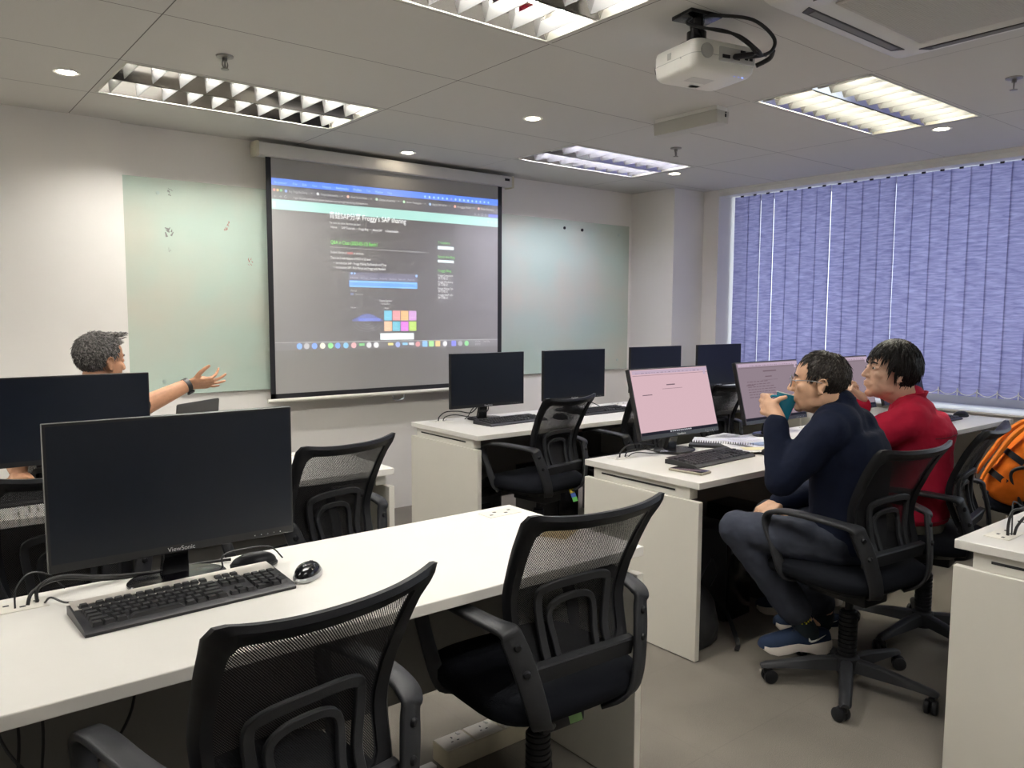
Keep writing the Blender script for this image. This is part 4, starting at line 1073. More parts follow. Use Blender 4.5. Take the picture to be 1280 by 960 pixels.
navy = dict(head=(2.702, 1.572, 1.158), k=.94, face=(-.50, .87), pitch=.03, neck=(2.752, 1.516, 1.072), chest=(-.12, .99), slim=1.0,
    torso=[((2.815, 1.500, .535), .155, .113), ((2.815, 1.500, .61), .152, .110), ((2.812, 1.498, .70), .148, .107), ((2.800, 1.490, .82), .160, .112), ((2.788, 1.488, .92), .170, .112), ((2.776, 1.495, .985), .152, .096)],
    arms=[((2.612, 1.475, .995), (2.555, 1.620, .800), (2.566, 1.655, 1.000)), ((2.925, 1.515, .945), (2.99, 1.64, .72), (2.80, 1.775, .655))],
    hw=[(2.578, 1.657, 1.03), (2.768, 1.782, .645)],
    hands=[griphand, dict(w=(2.772, 1.780, .648), F=(-.95, -.05, -.22), N=(0, .1, -1), kw=dict(side=1, curl=(25, 25, 20)))],
    legs=[((2.715, 1.49, .560), (2.575, 1.815, .575), (2.755, 1.625, .215), (2.75, 1.64, .16), .86), ((2.885, 1.50, .560), (2.86, 1.86, .57), (2.955, 1.655, .20), (2.95, 1.67, .16), .9)])
t, H4, body = person('man in a navy sweater and glasses, drinking from a teal mug', LN, navy, M_skin, M_navy, 'sweater', M_slate)
man = t
def keepN(p):
    x, y, z = p
    if (V((x, y*1., z)) - V((.012, -.040, .125))).length < .030: return False
    if y > .040: return z > .078 + (y-.04)*.25
    if y > .012: return z > .012 + (y-.012)*.9
    if y > -.030: return z > .022
    return z > -.062
hair(H4, t, M_hair_brn, (0, -.016, .036), (.0815, .0995, .0905), keepN, 900, (.01, -.05, .12), .06, .034, 5, k=.94, rad=.0018)
# glasses
g = B()
R3 = H4
def gl(s): return [R3 @ V((s*.033 + .024*math.cos(a), .098-.004*abs(math.cos(a)), .000+.019*math.sin(a))) for a in [2*PI*i/20 for i in range(20)]]
for s in (-1, 1): g.tube(gl(s), .0019, 6, closed=True); g.tube([R3 @ V(p) for p in ((s*.057, .096, .006), (s*.072, .080, .008), (s*.080, .02, .010), (s*.082, -.012, .004))], .0018, 6, smooth=4)
g.tube([R3 @ V((-.009, .099, .004)), R3 @ V((0, .103, .006)), R3 @ V((.009, .099, .004))], .0016, 6, smooth=3)
go = g.obj('glasses', mat('glasses_clear_grey', (.42, .44, .48), .2, .4), t)
lm = bpy.data.materials.new('spectacle_lens'); lm.use_nodes = True; nt = lm.node_tree; nt.nodes.clear()
o_ = nt.nodes.new('ShaderNodeOutputMaterial'); a_ = nt.nodes.new('ShaderNodeBsdfTransparent'); b_ = nt.nodes.new('ShaderNodeBsdfGlossy'); m_ = nt.nodes.new('ShaderNodeMixShader'); b_.inputs['Roughness'].default_value = .05; m_.inputs[0].default_value = .15
nt.links.new(a_.outputs[0], m_.inputs[1]); nt.links.new(b_.outputs[0], m_.inputs[2]); nt.links.new(m_.outputs[0], o_.inputs[0])
for s in (-1, 1):
    b = B(); c = [b.bm.verts.new(p) for p in gl(s)]; b._face(c); b.obj('lens', lm, go)
# collar and cuffs
b = B(); nb = V(navy['neck']) - LN
b.tube([nb + V((.058*math.cos(a), .060*math.sin(a) + .010, .016 - .016*math.sin(a))) for a in [2*PI*i/24 for i in range(24)]], .007, 8, closed=True); b.obj('collar_band', M_navy, t)
b = B(); p0, p1 = V(navy['arms'][0][1]) - LN, V(navy['arms'][0][2]) - LN
b.tube([p1 + (p1-p0).normalized()*.004 + V((.031*math.cos(a), .031*math.sin(a), 0)) for a in [2*PI*i/20 for i in range(20)]], .009, 8, closed=True); b.obj('cuff', M_navy, t)
# feet
for heel, toe, z_, sd in (((2.845, 1.560), (2.625, 1.735), .092, -1), ((3.03, 1.60), (2.90, 1.84), .085, -1)):
    Mf = footM(heel, toe, z_, LN); shoe(t, Mf, sd)
b = B(); a0 = V((2.695, 1.688, .335)) - LN; a1 = V((2.765, 1.622, .185)) - LN; b.capsule(a0, a1, .043, .042, 18); b.capsule(a1, V((2.792, 1.602, .150)) - LN, .041, .032, 18); sk = b.obj('sock', M_sock, t, angle=180)
b = B(); b.capsule(V((2.915, 1.742, .35)) - LN, V((2.960, 1.660, .18)) - LN, .043, .042, 18); b.capsule(V((2.960, 1.660, .18)) - LN, V((2.985, 1.672, .125)) - LN, .042, .036, 18); b.obj('sock', M_sock, t, angle=180)
b = B()
ac = V((2.748, 1.638, .222)) - LN
for i, (u, v) in enumerate(((-.022, .0), (-.015, .008), (-.008, -.002), (0, .006), (.008, .0), (.016, .007), (.024, .012))):
    n = (-ef*.8 - er*.25*((u < 0)*2-1)*abs(u)*30).normalized(); q = ac + er*u + ez*v + (-ef)*math.sqrt(max(0, .0445**2-u*u)); b.box(q, (.006, .006, .004), (0, .3*i, .6))
b.obj('sock_pattern', mat('sock_mark_yellow', (.55, .50, .05), .8), sk)

# ---- mug
mg = thing('mug', 'teal mug held at the mouth of the man in navy', 'mug', MUG, 0)
mg.rotation_euler = (Euler((0, 0, 0)).to_matrix().to_4x4() @ Matrix.Rotation(.24, 4, ef)).to_euler()
b = B(); b.lathe([(0, -.054), (.0245, -.054), (.0265, -.050), (.030, -.02), (.0355, .02), (.0405, .052), (.0385, .053), (.0335, .02), (.028, -.02), (.024, -.046), (0, -.047)], seg=36); b.obj('cup', mat('teal_glaze', (.012, .18, .27), .25, coat=.4), mg)
b = B(); b.tube([-er*.037 + ez*.034, -er*.056 + ez*.030, -er*.062 + ez*.006, -er*.052 - ez*.020, -er*.031 - ez*.026], .0052, 10, smooth=5); b.obj('handle', MATS['teal_glaze'], mg)
b = B(); b.lathe([(.0405, .0515), (.0408, .0535), (.0385, .0538), (.0383, .052)], seg=36); b.obj('rim', mat('painted_rim_highlight', (.55, .62, .60), .3), mg)  # pale ring: the highlight on the teal rim, put in as colour

# ---- person in red
LR = V((3.44, 1.47, 0)); 
red = dict(head=(3.292, 1.600, 1.172), face=(-.80, .60), pitch=.16, neck=(3.365, 1.545, 1.055), chest=(-.40, .92), slim=.97, nose=.9, k=.97,
    torso=[((3.44, 1.535, .54), .172, .115), ((3.445, 1.530, .62), .172, .116), ((3.442, 1.524, .72), .172, .118), ((3.415, 1.520, .84), .166, .115), ((3.395, 1.500, .94), .178, .115), ((3.385, 1.520, 1.00), .150, .095)],
    arms=[((3.225, 1.470, .985), (3.12, 1.80, .795), (3.195, 1.665, 1.025)), ((3.505, 1.585, .968), (3.50, 1.80, .79), (3.30, 1.86, .775))],
    hw=[(3.195, 1.657, 1.052), (3.27, 1.87, .770)],
    hands=[dict(w=(3.195, 1.655, 1.052), F=(-.55, .50, .55), N=(.55, -.30, .75), kw=dict(side=1, k=.95, curl=(75, 85, 45), thumb=(.3, .8, .6))), dict(w=(3.27, 1.87, .772), F=(-.9, .35, .0), N=(0, 0, -1), kw=dict(side=1, k=.95, curl=(10, 15, 10)))],
    legs=[((3.36, 1.50, .565), (3.24, 1.86, .565), (3.26, 1.90, .13), (3.26, 1.93, .08), .9), ((3.51, 1.54, .565), (3.52, 1.90, .565), (3.54, 1.94, .13), (3.54, 1.97, .08), .9)])
t, H4, body = person('person with short black hair in a red shirt, chin on hand', LR, red, M_skin2, M_red, 'shirt', M_khaki, disp=.016)
def keepR(p):
    x, y, z = p
    if y > .060: return z > .072
    if y > .040: return z > .038 + (y-.04)*1.7
    if y > .008: return z > -.022 + (y-.008)*1.9
    if y > -.028: return z > -.002
    return z > -.088
def flowR(p, n, d):
    q = V((0, .2 if p.y > .02 else -.15, -.6)); return (q - n*q.dot(n))*1.0 + d*3
hair(H4, t, M_hair_blk, (0, -.022, .036), (.092, .113, .108), keepR, 1100, (.0, -.02, .14), .02, .042, 9, k=.97, rad=.0026, thick=.016, flow=flowR, droop=.3)
b = B(); nb = V(red['neck']) - LR
b.strap([nb + V((.062*math.cos(a), .064*math.sin(a), .008 - .014*math.sin(a-.5))) for a in [2*PI*i/14 for i in range(14)]], [V((.35*math.cos(a), .35*math.sin(a), 1)) for a in [2*PI*i/14 for i in range(14)]], .034, .006, 4, closed=True); b.obj('collar', M_red, t)
b = B(); c = V((3.195, 1.660, 1.035)) - LR; b.tube([c + V((.027*math.cos(a), .027*math.sin(a), .004*math.cos(a))) for a in [2*PI*i/18 for i in range(18)]], .004, 6, closed=True); b.obj('bracelet', M_blk, t)
# back seam of the shirt yoke, laid on the cloth
from mathutils.bvhtree import BVHTree
sh = [o for o in bpy.data.objects if o.parent == t and o.name.startswith('shirt')][0]
bv = BVHTree.FromPolygons([v.co[:] for v in sh.data.vertices], [p.vertices[:] for p in sh.data.polygons])
cf = V((red['chest'][0], red['chest'][1], 0)).normalized(); cs_ = V((cf.y, -cf.x, 0)); cc_ = V((3.39, 1.50, 0)) - LR
for nm_, zz_, xr_ in (('yoke_seam', .925, .17), ('hem_seam', .565, .15)):
    pts_ = []
    for i in range(25):
        xx_ = -xr_ + 2*xr_*i/24; h_ = bv.ray_cast(cc_ + cs_*xx_ - cf*.5 + V((0, 0, zz_ - .25*xx_*xx_)), cf)
        if h_[0] is not None: pts_.append(h_[0] - cf*.0008)
    if len(pts_) > 4: B().tube(pts_, .0026, 6).obj(nm_, mat('red_seam_dark', (.16, .005, .015), .9), t)
for heel, toe, sd in (((3.275, 1.87), (3.22, 2.12), -1), ((3.545, 1.90), (3.56, 2.16), -1)): shoe(t, footM(heel, toe, .0, LR), sd)

# ---- man pointing at the screen
LL = V((.66, 3.74, 0))
fo = V((.985, .17, 0))
lect = dict(head=(.726, 3.745, 1.196), k=.98, face=(.92, .39), pitch=-.04, neck=(.690, 3.725, 1.085), chest=(.72, .69), slim=1.04, nose=1.1,
    torso=[((.63, 3.76, .53), .17, .12), ((.63, 3.755, .62), .17, .12), ((.64, 3.745, .74), .168, .118), ((.655, 3.735, .86), .180, .122), ((.665, 3.73, .96), .186, .118), ((.675, 3.725, 1.02), .16, .095)],
    arms=[((.55, 3.85, 1.01), (.40, 3.80, .81), (.385, 3.57, .785)), ((.80, 3.605, 1.015), (.885, 3.815, .975), (1.105, 3.865, 1.060))],
    hw=[(.384, 3.545, .775), (1.130, 3.868, 1.068)], cuff=.62,
    hands=[dict(w=(.384, 3.545, .772), F=(.0, -1, -.06), N=(0, 0, -1), kw=dict(side=-1, curl=(8, 12, 10))),
           dict(w=(1.128, 3.868, 1.068), F=(.97, -.12, .06), N=(.05, .62, .78), kw=dict(side=1, spread=.12, thumb=(1., .55, .35), curls=[(32, 22, 12), (12, 14, 10), (2, 8, 6), (-4, 8, 6)]))],
    legs=[((.56, 3.80, .55), (.80, 4.15, .56), (.82, 4.13, .12), (.84, 4.15, .08), .9), ((.70, 3.70, .55), (1.00, 3.98, .56), (1.0, 3.97, .12), (1.02, 3.98, .08), .9)], browc=(.05, .045, .04), ga=.002)
t, H4, body = person('grey haired man with a black wristwatch pointing an open hand at the screen', LL, lect, M_skin3, M_dkshirt, 'polo_shirt', M_slate)
def keepL(p):
    x, y, z = p
    if y > .045: return z > .072 + (y-.045)*.3
    if y > .018: return z > .012 + (y-.018)*2.0
    if y > -.030: return z > .012
    return z > -.085
def flowL(p, n, d):
    if p.y > .03 and p.z > .07: return V((0, 1, .35))
    return d
hair(H4, t, M_hair_gry, (0, -.017, .036), (.0845, .1015, .0935), keepL, 1500, (.0, -.06, .12), .28, .020, 11, k=.96, rad=.0016, flow=flowL, thick=.005)
b = B(); rr = random.Random(2)
for i in range(90):
    p = V((rr.uniform(-.05, .05), rr.uniform(.035, .070), rr.uniform(.098, .118))); L_ = rr.uniform(.02, .042)
    b.tube([H4 @ p, H4 @ (p + V((rr.uniform(-.2, .2)*L_, L_*.6, L_*.25))), H4 @ (p + V((rr.uniform(-.3, .3)*L_, L_, L_*.15)))], [.0028, .0024, .0004], 5)
b.obj('fringe', M_hair_gry, t, angle=180)
# watch
wa, wb = V(lect['arms'][1][1]) - LL, V(lect['arms'][1][2]) - LL; ax = (wb-wa).normalized(); q = ax.to_track_quat('Z', 'Y').to_matrix(); wc = wb + ax*.006
b = B(); rings = []
for i in range(28):
    a = 2*PI*i/28; e = q @ V((math.cos(a), math.sin(a), 0)); r0 = .0300
    rings.append([wc + e*r + ax*h_ for r, h_ in ((r0, -.011), (r0+.004, -.011), (r0+.004, .011), (r0, .011))])
b.loft(rings, False, True, True); ws = b.obj('wristwatch', mat('watch_strap_black', (.012, .012, .013), .5), t)
b = B(); dn = (V((0, -.35, -.93)) - ax*V((0, -.35, -.93)).dot(ax)).normalized(); b.lathe([(0, .034), (.017, .034), (.019, .036), (.019, .042), (.016, .045), (0, .045)], wc, 24, dn); b.obj('watch_case', M_gloss, ws)
for heel, toe, sd in (((.82, 4.11), (.98, 4.33), -1), ((1.0, 3.95), (1.22, 4.1), -1)): shoe(t, footM(heel, toe, 0, LL), sd)
# ------------------------------------------------------------------ projection screen
EXP = 1.05
PK = 2**-EXP
t = thing('projection_screen', 'pull down projection screen with black borders showing a blog page', 'screen', (2.80, 4.80, 0))
ox = 2.80
M_cloth = mat('matt_white_screen_cloth', (.375, .37, .355), .85)
B().span((-.98, -.045, 2.355), (.985, .045, 2.432), .006).obj('casing', mat('screen_casing_grey', (.62, .61, .58), .45), t)
for s in (-1, 1): B().span((s*.9825-.012+.0025, -.048, 2.348), (s*.9825+.012+.0025, .048, 2.438), .006).obj('end_cap', mat('end_cap_cream', (.62, .58, .44), .45), t)
B().box((.93, -.0455, 2.405), (.045, .002, .018)).obj('badge', M_blk, t)
B().span((-.913, -.0006, .862), (.911, .0006, 2.36)).obj('cloth', M_cloth, t)
M_bd = mat('screen_black_border', (.010, .010, .013), .7)
for a, b in (((-.915, .862), (-.882, 2.356)), ((.875, .862), (.913, 2.356)), ((-.915, .862), (.913, .893))): B().span((a[0], -.0013, a[1]), (b[0], .0013, b[1])).obj('border', M_bd, t)
b = B(); b.cyl((-.934, 0, .849), (.934, 0, .849), .014, seg=16); b.obj('bottom_bar', mat('bottom_bar_cream', (.72, .70, .62), .4), t)
b = B(); b.tube([(-.045, -.004, .838), (-.043, -.006, .815), (-.02, -.008, .802), (.02, -.008, .802), (.043, -.006, .815), (.045, -.004, .838)], .004, 6, smooth=3); b.obj('pull_handle', M_chrome, t)
# picture thrown by the projector: light added on the cloth
KZ = [(2.30, .030), (2.24, .027), (2.08, .0125), (1.84, 0), (1.2, -.010), (1.1, -.012)]
def keyz(x, z):
    for (a, p), (c, q) in zip(KZ, KZ[1:]):
        if z >= c: k = q + (p-q)*min(1, (z-c)/(a-c)); break
    return z + (x-1.9)/1.82*k
def PQ(x, z, lay): return V((x-ox, -.0022-.0005*lay, keyz(x, z)))
page = bpy.data.objects.new('projected_page', None)
X0, X1 = 1.919, 3.674
def prect(b, x0, z0, x1, z1, lay=1):
    n = 6
    for i in range(n):
        a, c = x0+(x1-x0)*i/n, x0+(x1-x0)*(i+1)/n; b.quad(PQ(a, z0, lay), PQ(c, z0, lay), PQ(c, z1, lay), PQ(a, z1, lay))
def pshape(name, rects, col, s=1., lay=1):
    b = B()
    for r in rects: prect(b, *r, lay)
    return b.obj(name, addmat('projected_%s_%d' % (name, int(1000*sum(col)*s)), col, s*PK), pg)
b = B(); prect(b, X0, 1.165, X1, 2.232, 0); pg = b.obj('projected_page', addmat('projected_dark_page', (.030, .028, .034), PK), t)
pshape('menu_bar', [(X0, 2.190, X1, 2.231)], (.0, .13, .80), 1.)
pshape('tab_strip', [(X0, 2.105, X1, 2.190)], (.010, .012, .018), 1.)
pshape('header_band', [(X0, 2.043, X1, 2.104)], (.25, .52, .46), 1.)
WH = (.85, .85, .85)
def ptext(s, x, z, size, col=WH, k=1., lay=2, xs=1., name='text_line', w=None):
    me = text_mesh(name, s, size, addmat('projected_ink_%d_%d_%d_%d' % tuple(int(100*q) for q in (*col, k)), col, k*PK), None, Matrix.Identity(4))
    ww = max(v.co.x for v in me.vertices); f = (w/ww) if w else xs
    for v in me.vertices: v.co = PQ(x + v.co.x*f, z + v.co.y, lay)
    o = bpy.data.objects.new(name, me); COL.objects.link(o); o.parent = pg; return o
ptext('\u9752\u86d9SAP\u5206\u4eab Froggy\'s SAP sharing', 2.298, 2.016, .047, WH, 1., 3, name='page_title', w=.575)
x = 1.935
for s, w in (('Browser', .085), ('File', .03), ('Edit', .03), ('View', .035), ('History', .06), ('Bookmarks', .09), ('Profiles', .06), ('Tab', .03), ('Window', .06), ('Help', .035)):
    ptext(s, x, 2.200, .020, (.6, .7, .85), .8, w=w); x += w+.035
for k in range(16): ptext('\u25cf' if k != 6 else '\u25a0', 3.02+.037*k, 2.198, .020, (.6, .7, .85) if k != 6 else (.35, .1, .6), .8)
for k, (s, c) in enumerate((('Blog - Froggy Blog Sharing', (.2, .4, .9)), ('Fixing at Understanding', (.7, .7, .7)), ('About Tab and Others', (.8, .4, .3)), ('Chapter of Learning', (.5, .7, .5)), ('Home - Training Inst', (.4, .8, .4)), ('Blog on SAP HANA', (.4, .6, .9)), ('Froggy Files', (.9, .3, .2)), ('New Review', (.9, .4, .3)))):
    xx = 2.00+.212*k; ptext('\u25cf', xx, 2.150, .024, c, .9); ptext(s, xx+.03, 2.152, .019, (.7, .7, .7), .7, w=.12); ptext('\u00d7', xx+.175, 2.152, .02, (.7, .7, .7), .7)
for k, c in enumerate(((.8, .12, .1), (.75, .5, .05), (.1, .6, .12))): ptext('\u25cf', 1.925+.022*k, 2.152, .022, c, .9)
ptext('\u2190  \u2192  \u21bb', 1.93, 2.115, .022, (.7, .7, .7), .7)
ptext('frgger.blogspot.com/p/recap-session-classroom-training-froggy-sap-sharing-2023-batch.html', 2.06, 2.116, .019, (.7, .7, .7), .7, w=.52)
pshape('address_button', [(3.585, 2.108, 3.674, 2.128)], (.05, .10, .60), 1., 2)
ptext('\u2606  \u2193  \u25a1  \u2302', 3.45, 2.112, .022, (.7, .7, .7), .7, w=.115)
pshape('site_icon', [(1.925, 2.055, 1.94, 2.09)], (.7, .2, .1), .7, 2)
ptext('\u25cf', 3.60, 2.060, .03, (-.0, .0, .0), .0); pshape('header_marks', [(3.575, 2.066, 3.59, 2.082), (3.61, 2.066, 3.625, 2.082), (3.645, 2.062, 3.668, 2.084)], (.1, .25, .22), 1., 2)
ptext('The more you share, the more you learn', 2.298, 1.980, .020, WH, .85, w=.225)
for s, xx, w in (('Home', 2.308, .045), ('SAP Tutorials', 2.385, .095), ('Froggy Blog', 2.51, .07), ('About SAP', 2.615, .07), ('e-Downloadable', 2.71, .10)): ptext(s, xx, 1.952, .021, WH, .95, w=w)
ptext('Q&A in Class (2023-05-13) Batch1', 2.306, 1.852, .033, (.10, .80, .02), 1., name='green_heading', w=.340)
pshape('rule_line', [(2.30, 1.8300, 3.06, 1.8325)], (.35, .35, .35), 1.)
ptext('Student\'s Review of', 2.305, 1.792, .022, WH, .9, w=.115); ptext('####', 2.424, 1.792, .022, (.85, .10, .08), .9, w=.04); ptext('in seminars.', 2.470, 1.792, .022, WH, .9, w=.075)
ptext('There are 2 main features of FICO at SD level', 2.304, 1.756, .022, WH, .9, w=.29)
ptext('\u2022  Introduction SAP - Froggy Making Tip Example and Time', 2.325, 1.724, .022, WH, .9, w=.39)
ptext('\u2022  Introduction SAP - Rich Manual and Froggy with Members', 2.325, 1.696, .022, WH, .9, w=.385)
pshape('window_bar', [(2.435, 1.626, 2.966, 1.676)], (.055, .055, .11), 1.)
for k in range(7): ptext(('Home', 'Info Center', 'Automation', 'Processing', 'Sessions', 'Search', 'Reporting')[k], 2.445+.073*k, 1.634, .016, (.5, .5, .6), .7, w=.055)
ptext('\u25cf \u25b6', 2.445, 1.660, .02, (.2, .5, .9), .8); pshape('window_badge', [(2.948, 1.658, 2.962, 1.674)], (.2, .5, .9), .9, 2)
pshape('blue_banner', [(2.435, 1.578, 2.962, 1.622)], (.03, .22, .60), 1.); pshape('banner_strip', [(2.44, 1.610, 2.955, 1.618), (2.44, 1.580, 2.955, 1.586)], (.10, .20, .22), 1., 2)
for k in range(5): pshape('banner_tab', [(2.81+.029*k, 1.592, 2.832+.029*k, 1.606)], (-.0, .04, .10), .6, 2)
ptext('Portal', 2.445, 1.548, .018, WH, .7); pshape('checkbox', [(2.443, 1.525, 2.465, 1.538)], (.2, .3, .6), .6, 2); ptext('Selection', 2.48, 1.526, .016, WH, .5)
ptext('Feature Overview', 2.66, 1.484, .022, WH, .8, w=.095); ptext('learning system', 2.675, 1.466, .014, WH, .7, w=.065)
ptext('News', 2.443, 1.438, .016, WH, .7); ptext('Apps', 2.70, 1.436, .016, WH, .7)
b = B()
for k in range(12):
    for j in range(4): pass
bb = []
for k in range(16):
    h_ = .010+.040*math.sin(PI*(k+.5)/16)**1.4; bb.append((2.452+.0145*k, 1.352, 2.452+.0145*(k+1), 1.352+h_))
pshape('blue_glow_graph', bb, (.030, .055, .26), 1.)
pshape('blue_glow_core', [(2.50, 1.352, 2.665, 1.372)], (.03, .06, .22), 1., 2)
b = B()
for r_ in (.030, .055, .085, .115):
    P_ = [(2.565 + r_*math.cos(a), 1.345 - .55*r_*math.sin(a)) for a in [PI*i/14 for i in range(15)]]
    for (xa, za), (xb, zb) in zip(P_, P_[1:]): b.quad(PQ(xa, za, 2), PQ(xb, zb, 2), PQ(xb, zb+.004, 2), PQ(xa, za+.004, 2))
b.obj('arc_pattern', addmat('projected_arc', (.08, .08, .10), PK), pg)
TC = [(.06, .52, .72), (.78, .26, .28), (.80, .44, .12), (.58, .26, .62), (.86, .46, .24), (.04, .46, .60), (.70, .12, .68), (.42, .66, .04)]
for k, c in enumerate(TC):
    xx, zz = 2.695+.0655*(k % 4), (1.358, 1.285)[k//4]
    pshape('app_tile', [(xx, zz, xx+.060, zz+.066)], c, .75, 2)
    ptext('\u25cf', xx+.021, zz+.038, .022, (.0, .0, .0), 0.) if False else ptext('\u25cb', xx+.019, zz+.036, .022, (.30, .30, .30), .4, 3)
    ptext(('Home', 'Report', 'Query', 'Admin', 'Sales', 'Finance', 'Stock', 'People')[k], xx+.012, zz+.016, .015, (.3, .3, .3), .5, 3, w=.036)
pshape('white_toolbar', [(2.663, 1.226, 2.930, 1.270)], (.62, .72, .72), 1., 2)
for k in range(6): pshape('toolbar_icon', [(2.685+.040*k, 1.240, 2.703+.040*k, 1.258)], (-.0, .10, .10), .5, 3)
pshape('dock_line', [(X0, 1.2155, X1, 1.2185)], (.45, .45, .45), 1., 2)
pshape('dock_shade', [(X0, 1.167, X1, 1.2155)], (.020, .022, .030), 1.)
DK = [(2.079, 'o', (.05, .3, .8)), (2.128, 'o', (.35, .35, .35)), (2.182, 'o', (.05, .25, .85)), (2.238, 'o', (.75, .7, .5)), (2.294, 'o', (.1, .65, .1)), (2.346, 'o', (.05, .25, .8)), (2.404, 'o', (.1, .45, .7)), (2.462, 'o', (.7, .3, .3)), (2.522, 'w', (.1, .6, .1)), (2.576, 'o', (.6, .6, .6)), (2.631, 'o', (.7, .7, .7)), (2.743, 'w', (.8, .65, .1)), (2.8, 'o', (.2, .3, .7)), (2.858, 'w', (.1, .5, .8)), (2.91, 'w', (.7, .7, .7)), (2.962, 'o', (.6, .15, .15)), (3.022, 's', (.08, .4, .85)), (3.076, 's', (.25, .75, .15)), (3.131, 's', (.85, .5, .12)), (3.193, 'o', (.7, .7, .7)), (3.27, 's', (.06, .08, .75)), (3.327, 'o', (.3, .3, .3)), (3.385, 'o', (.1, .65, .12))]
for xx, kd, c in DK:
    b = B(); z0 = 1.192; r_ = .019
    if kd == 'o':
        n = 16; vs = [b.bm.verts.new(PQ(xx + r_*math.cos(2*PI*i/n), z0 + r_*math.sin(2*PI*i/n), 3)) for i in range(n)]; b._face(vs)
    elif kd == 's': prect(b, xx-.020, z0-.018, xx+.020, z0+.020, 3)
    else: prect(b, xx-.020, z0-.004, xx+.020, z0+.012, 3)
    b.obj('dock_icon', addmat('dock_%d' % int(xx*1000), c, .8*PK), pg)
ptext('13:24', 3.46, 1.198, .018, (.7, .7, .7), .7, w=.05); ptext('2023', 3.46, 1.178, .018, (.7, .7, .7), .7, w=.05); ptext('Wed 10 May', 3.54, 1.198, .018, (.7, .7, .7), .7, w=.06)
for s, z_ in (('Translate', 1.898), ('Search this Blog', 1.801), ('Froggy Blog', 1.703)): ptext(s, 3.134, z_, .024, (.10, .80, .02), .8, w=.05+.006*len(s))
pshape('side_field', [(3.134, 1.860, 3.272, 1.882)], (.55, .68, .70), 1., 2); pshape('side_field', [(3.134, 1.768, 3.272, 1.786)], (.55, .68, .70), 1., 2)
for k, s in enumerate(('Froggy Component', 'Froggy Workshop', 'Froggy Making Tips', 'Froggy SAP Info')):
    ptext(s, 3.134, 1.671-.046*k, .019, WH, .85, w=.13); ptext('\u5b66\u4e60\u7b14\u8bb0', 3.134, 1.650-.046*k, .020, WH, .85, w=.085)

# ------------------------------------------------------------------ ceiling projector
t = thing('projector', 'white projector hanging upside down from the ceiling with black cables', 'projector', (2.385, 1.885, CZ), -.20); t.scale = (1.08, 1.08, 1.05)
M_pj = mat('projector_shell', (.80, .79, .74), .35)
def rr4(hx, hy, r, z, n=6):
    o = []
    for cxs, cys, a0 in ((1,1,0), (-1,1,90), (-1,-1,180), (1,-1,270)):
        for k in range(n): th = math.radians(a0+90*k/(n-1)); o.append((cxs*(hx-r)+r*math.cos(th), cys*(hy-r)+r*math.sin(th), z))
    return o
b = B(); b.loft([rr4(.118, .100, .03, -.098), rr4(.128, .110, .03, -.104), rr4(.130, .112, .03, -.115), rr4(.131, .113, .03, -.150), rr4(.128, .110, .03, -.182), rr4(.120, .100, .03, -.194), rr4(.100, .080, .03, -.199)]); b.obj('body', M_pj, t)
b = B(); b.loft([rr4(.1315, .1135, .03, -.1475), rr4(.1315, .1135, .03, -.1495)], False); b.obj('seam', mat('seam_grey', (.45, .45, .43), .5), t)
b = B(); b.span((-.035, -.118, -.165), (.115, -.100, -.118), .004); b.obj('connector_panel', mat('connector_grey', (.50, .50, .49), .5), t)
for x, z_, w_ in ((-.01, -.150, .03), (.035, -.150, .022), (.075, -.145, .012), (.095, -.145, .012), (.06, -.128, .02)): B().box((x, -.119, z_), (w_, .004, .011)).obj('port', M_blk, t)
b = B(); b.lathe([(0, .0), (.024, 0), (.024, .004), (.022, .005), (0, .005)], (-.085, -.112, -.140), 24, (0, -1, 0)); b.obj('speaker_grille', mat('grille_grey', (.40, .40, .38), .6), t)
b = B(); b.lathe([(.034, 0), (.036, .010), (.032, .022), (.026, .022), (.022, .012), (0, .010)], (-.075, .108, -.140), 26, (0, 1, 0)); b.obj('lens_ring', M_blk, t)
b = B(); b.ell((-.075, .118, -.140), (.022, .008, .022)); b.obj('lens', emat('projector_lens_light', (.75, .85, 1), 6.), t)
for k, c in enumerate(((-.131, .02, -.130), (-.131, -.04, -.150))): B().box(c, (.002, .018 if k == 0 else .006, .022 if k == 0 else .006)).obj('side_label', mat('label_grey', (.42, .42, .40), .5), t)
b = B(); b.box((-.02, .0, -.1992), (.09, .05, .001)); b.obj('bottom_label', mat('label_pale', (.66, .65, .62), .5), t)
b = B(); b.box((.01, .062, -.198), (.04, .025, .002)); b.obj('foot_recess', mat('recess_grey', (.45, .44, .42), .6), t)
for k in range(3): B().box((.055+.018*k, -.085, -.1965), (.005, .005, .002)).obj('status_light', emat('blue_indicator', (.12, .22, 1), 3.), t)
b = B(); b.box((-.06, -.03, -.006), (.13, .10, .014), None, .003); b.cyl((-.06, -.03, -.012), (-.06, -.03, -.055), .026, .020, 18); b.cyl((-.06, -.03, -.055), (-.06, -.03, -.085), .032, seg=18); b.obj('ceiling_mount', M_gloss, t)
b = B()
for a in range(4):
    th = PI/4+a*PI/2; b.tube([(-.06, -.03, -.080), (-.06+.04*math.cos(th), -.03+.04*math.sin(th), -.088), (-.045+.075*math.cos(th), -.02+.075*math.sin(th), -.100)], .007, 6, smooth=3)
b.obj('mount_arm', M_gloss, t)
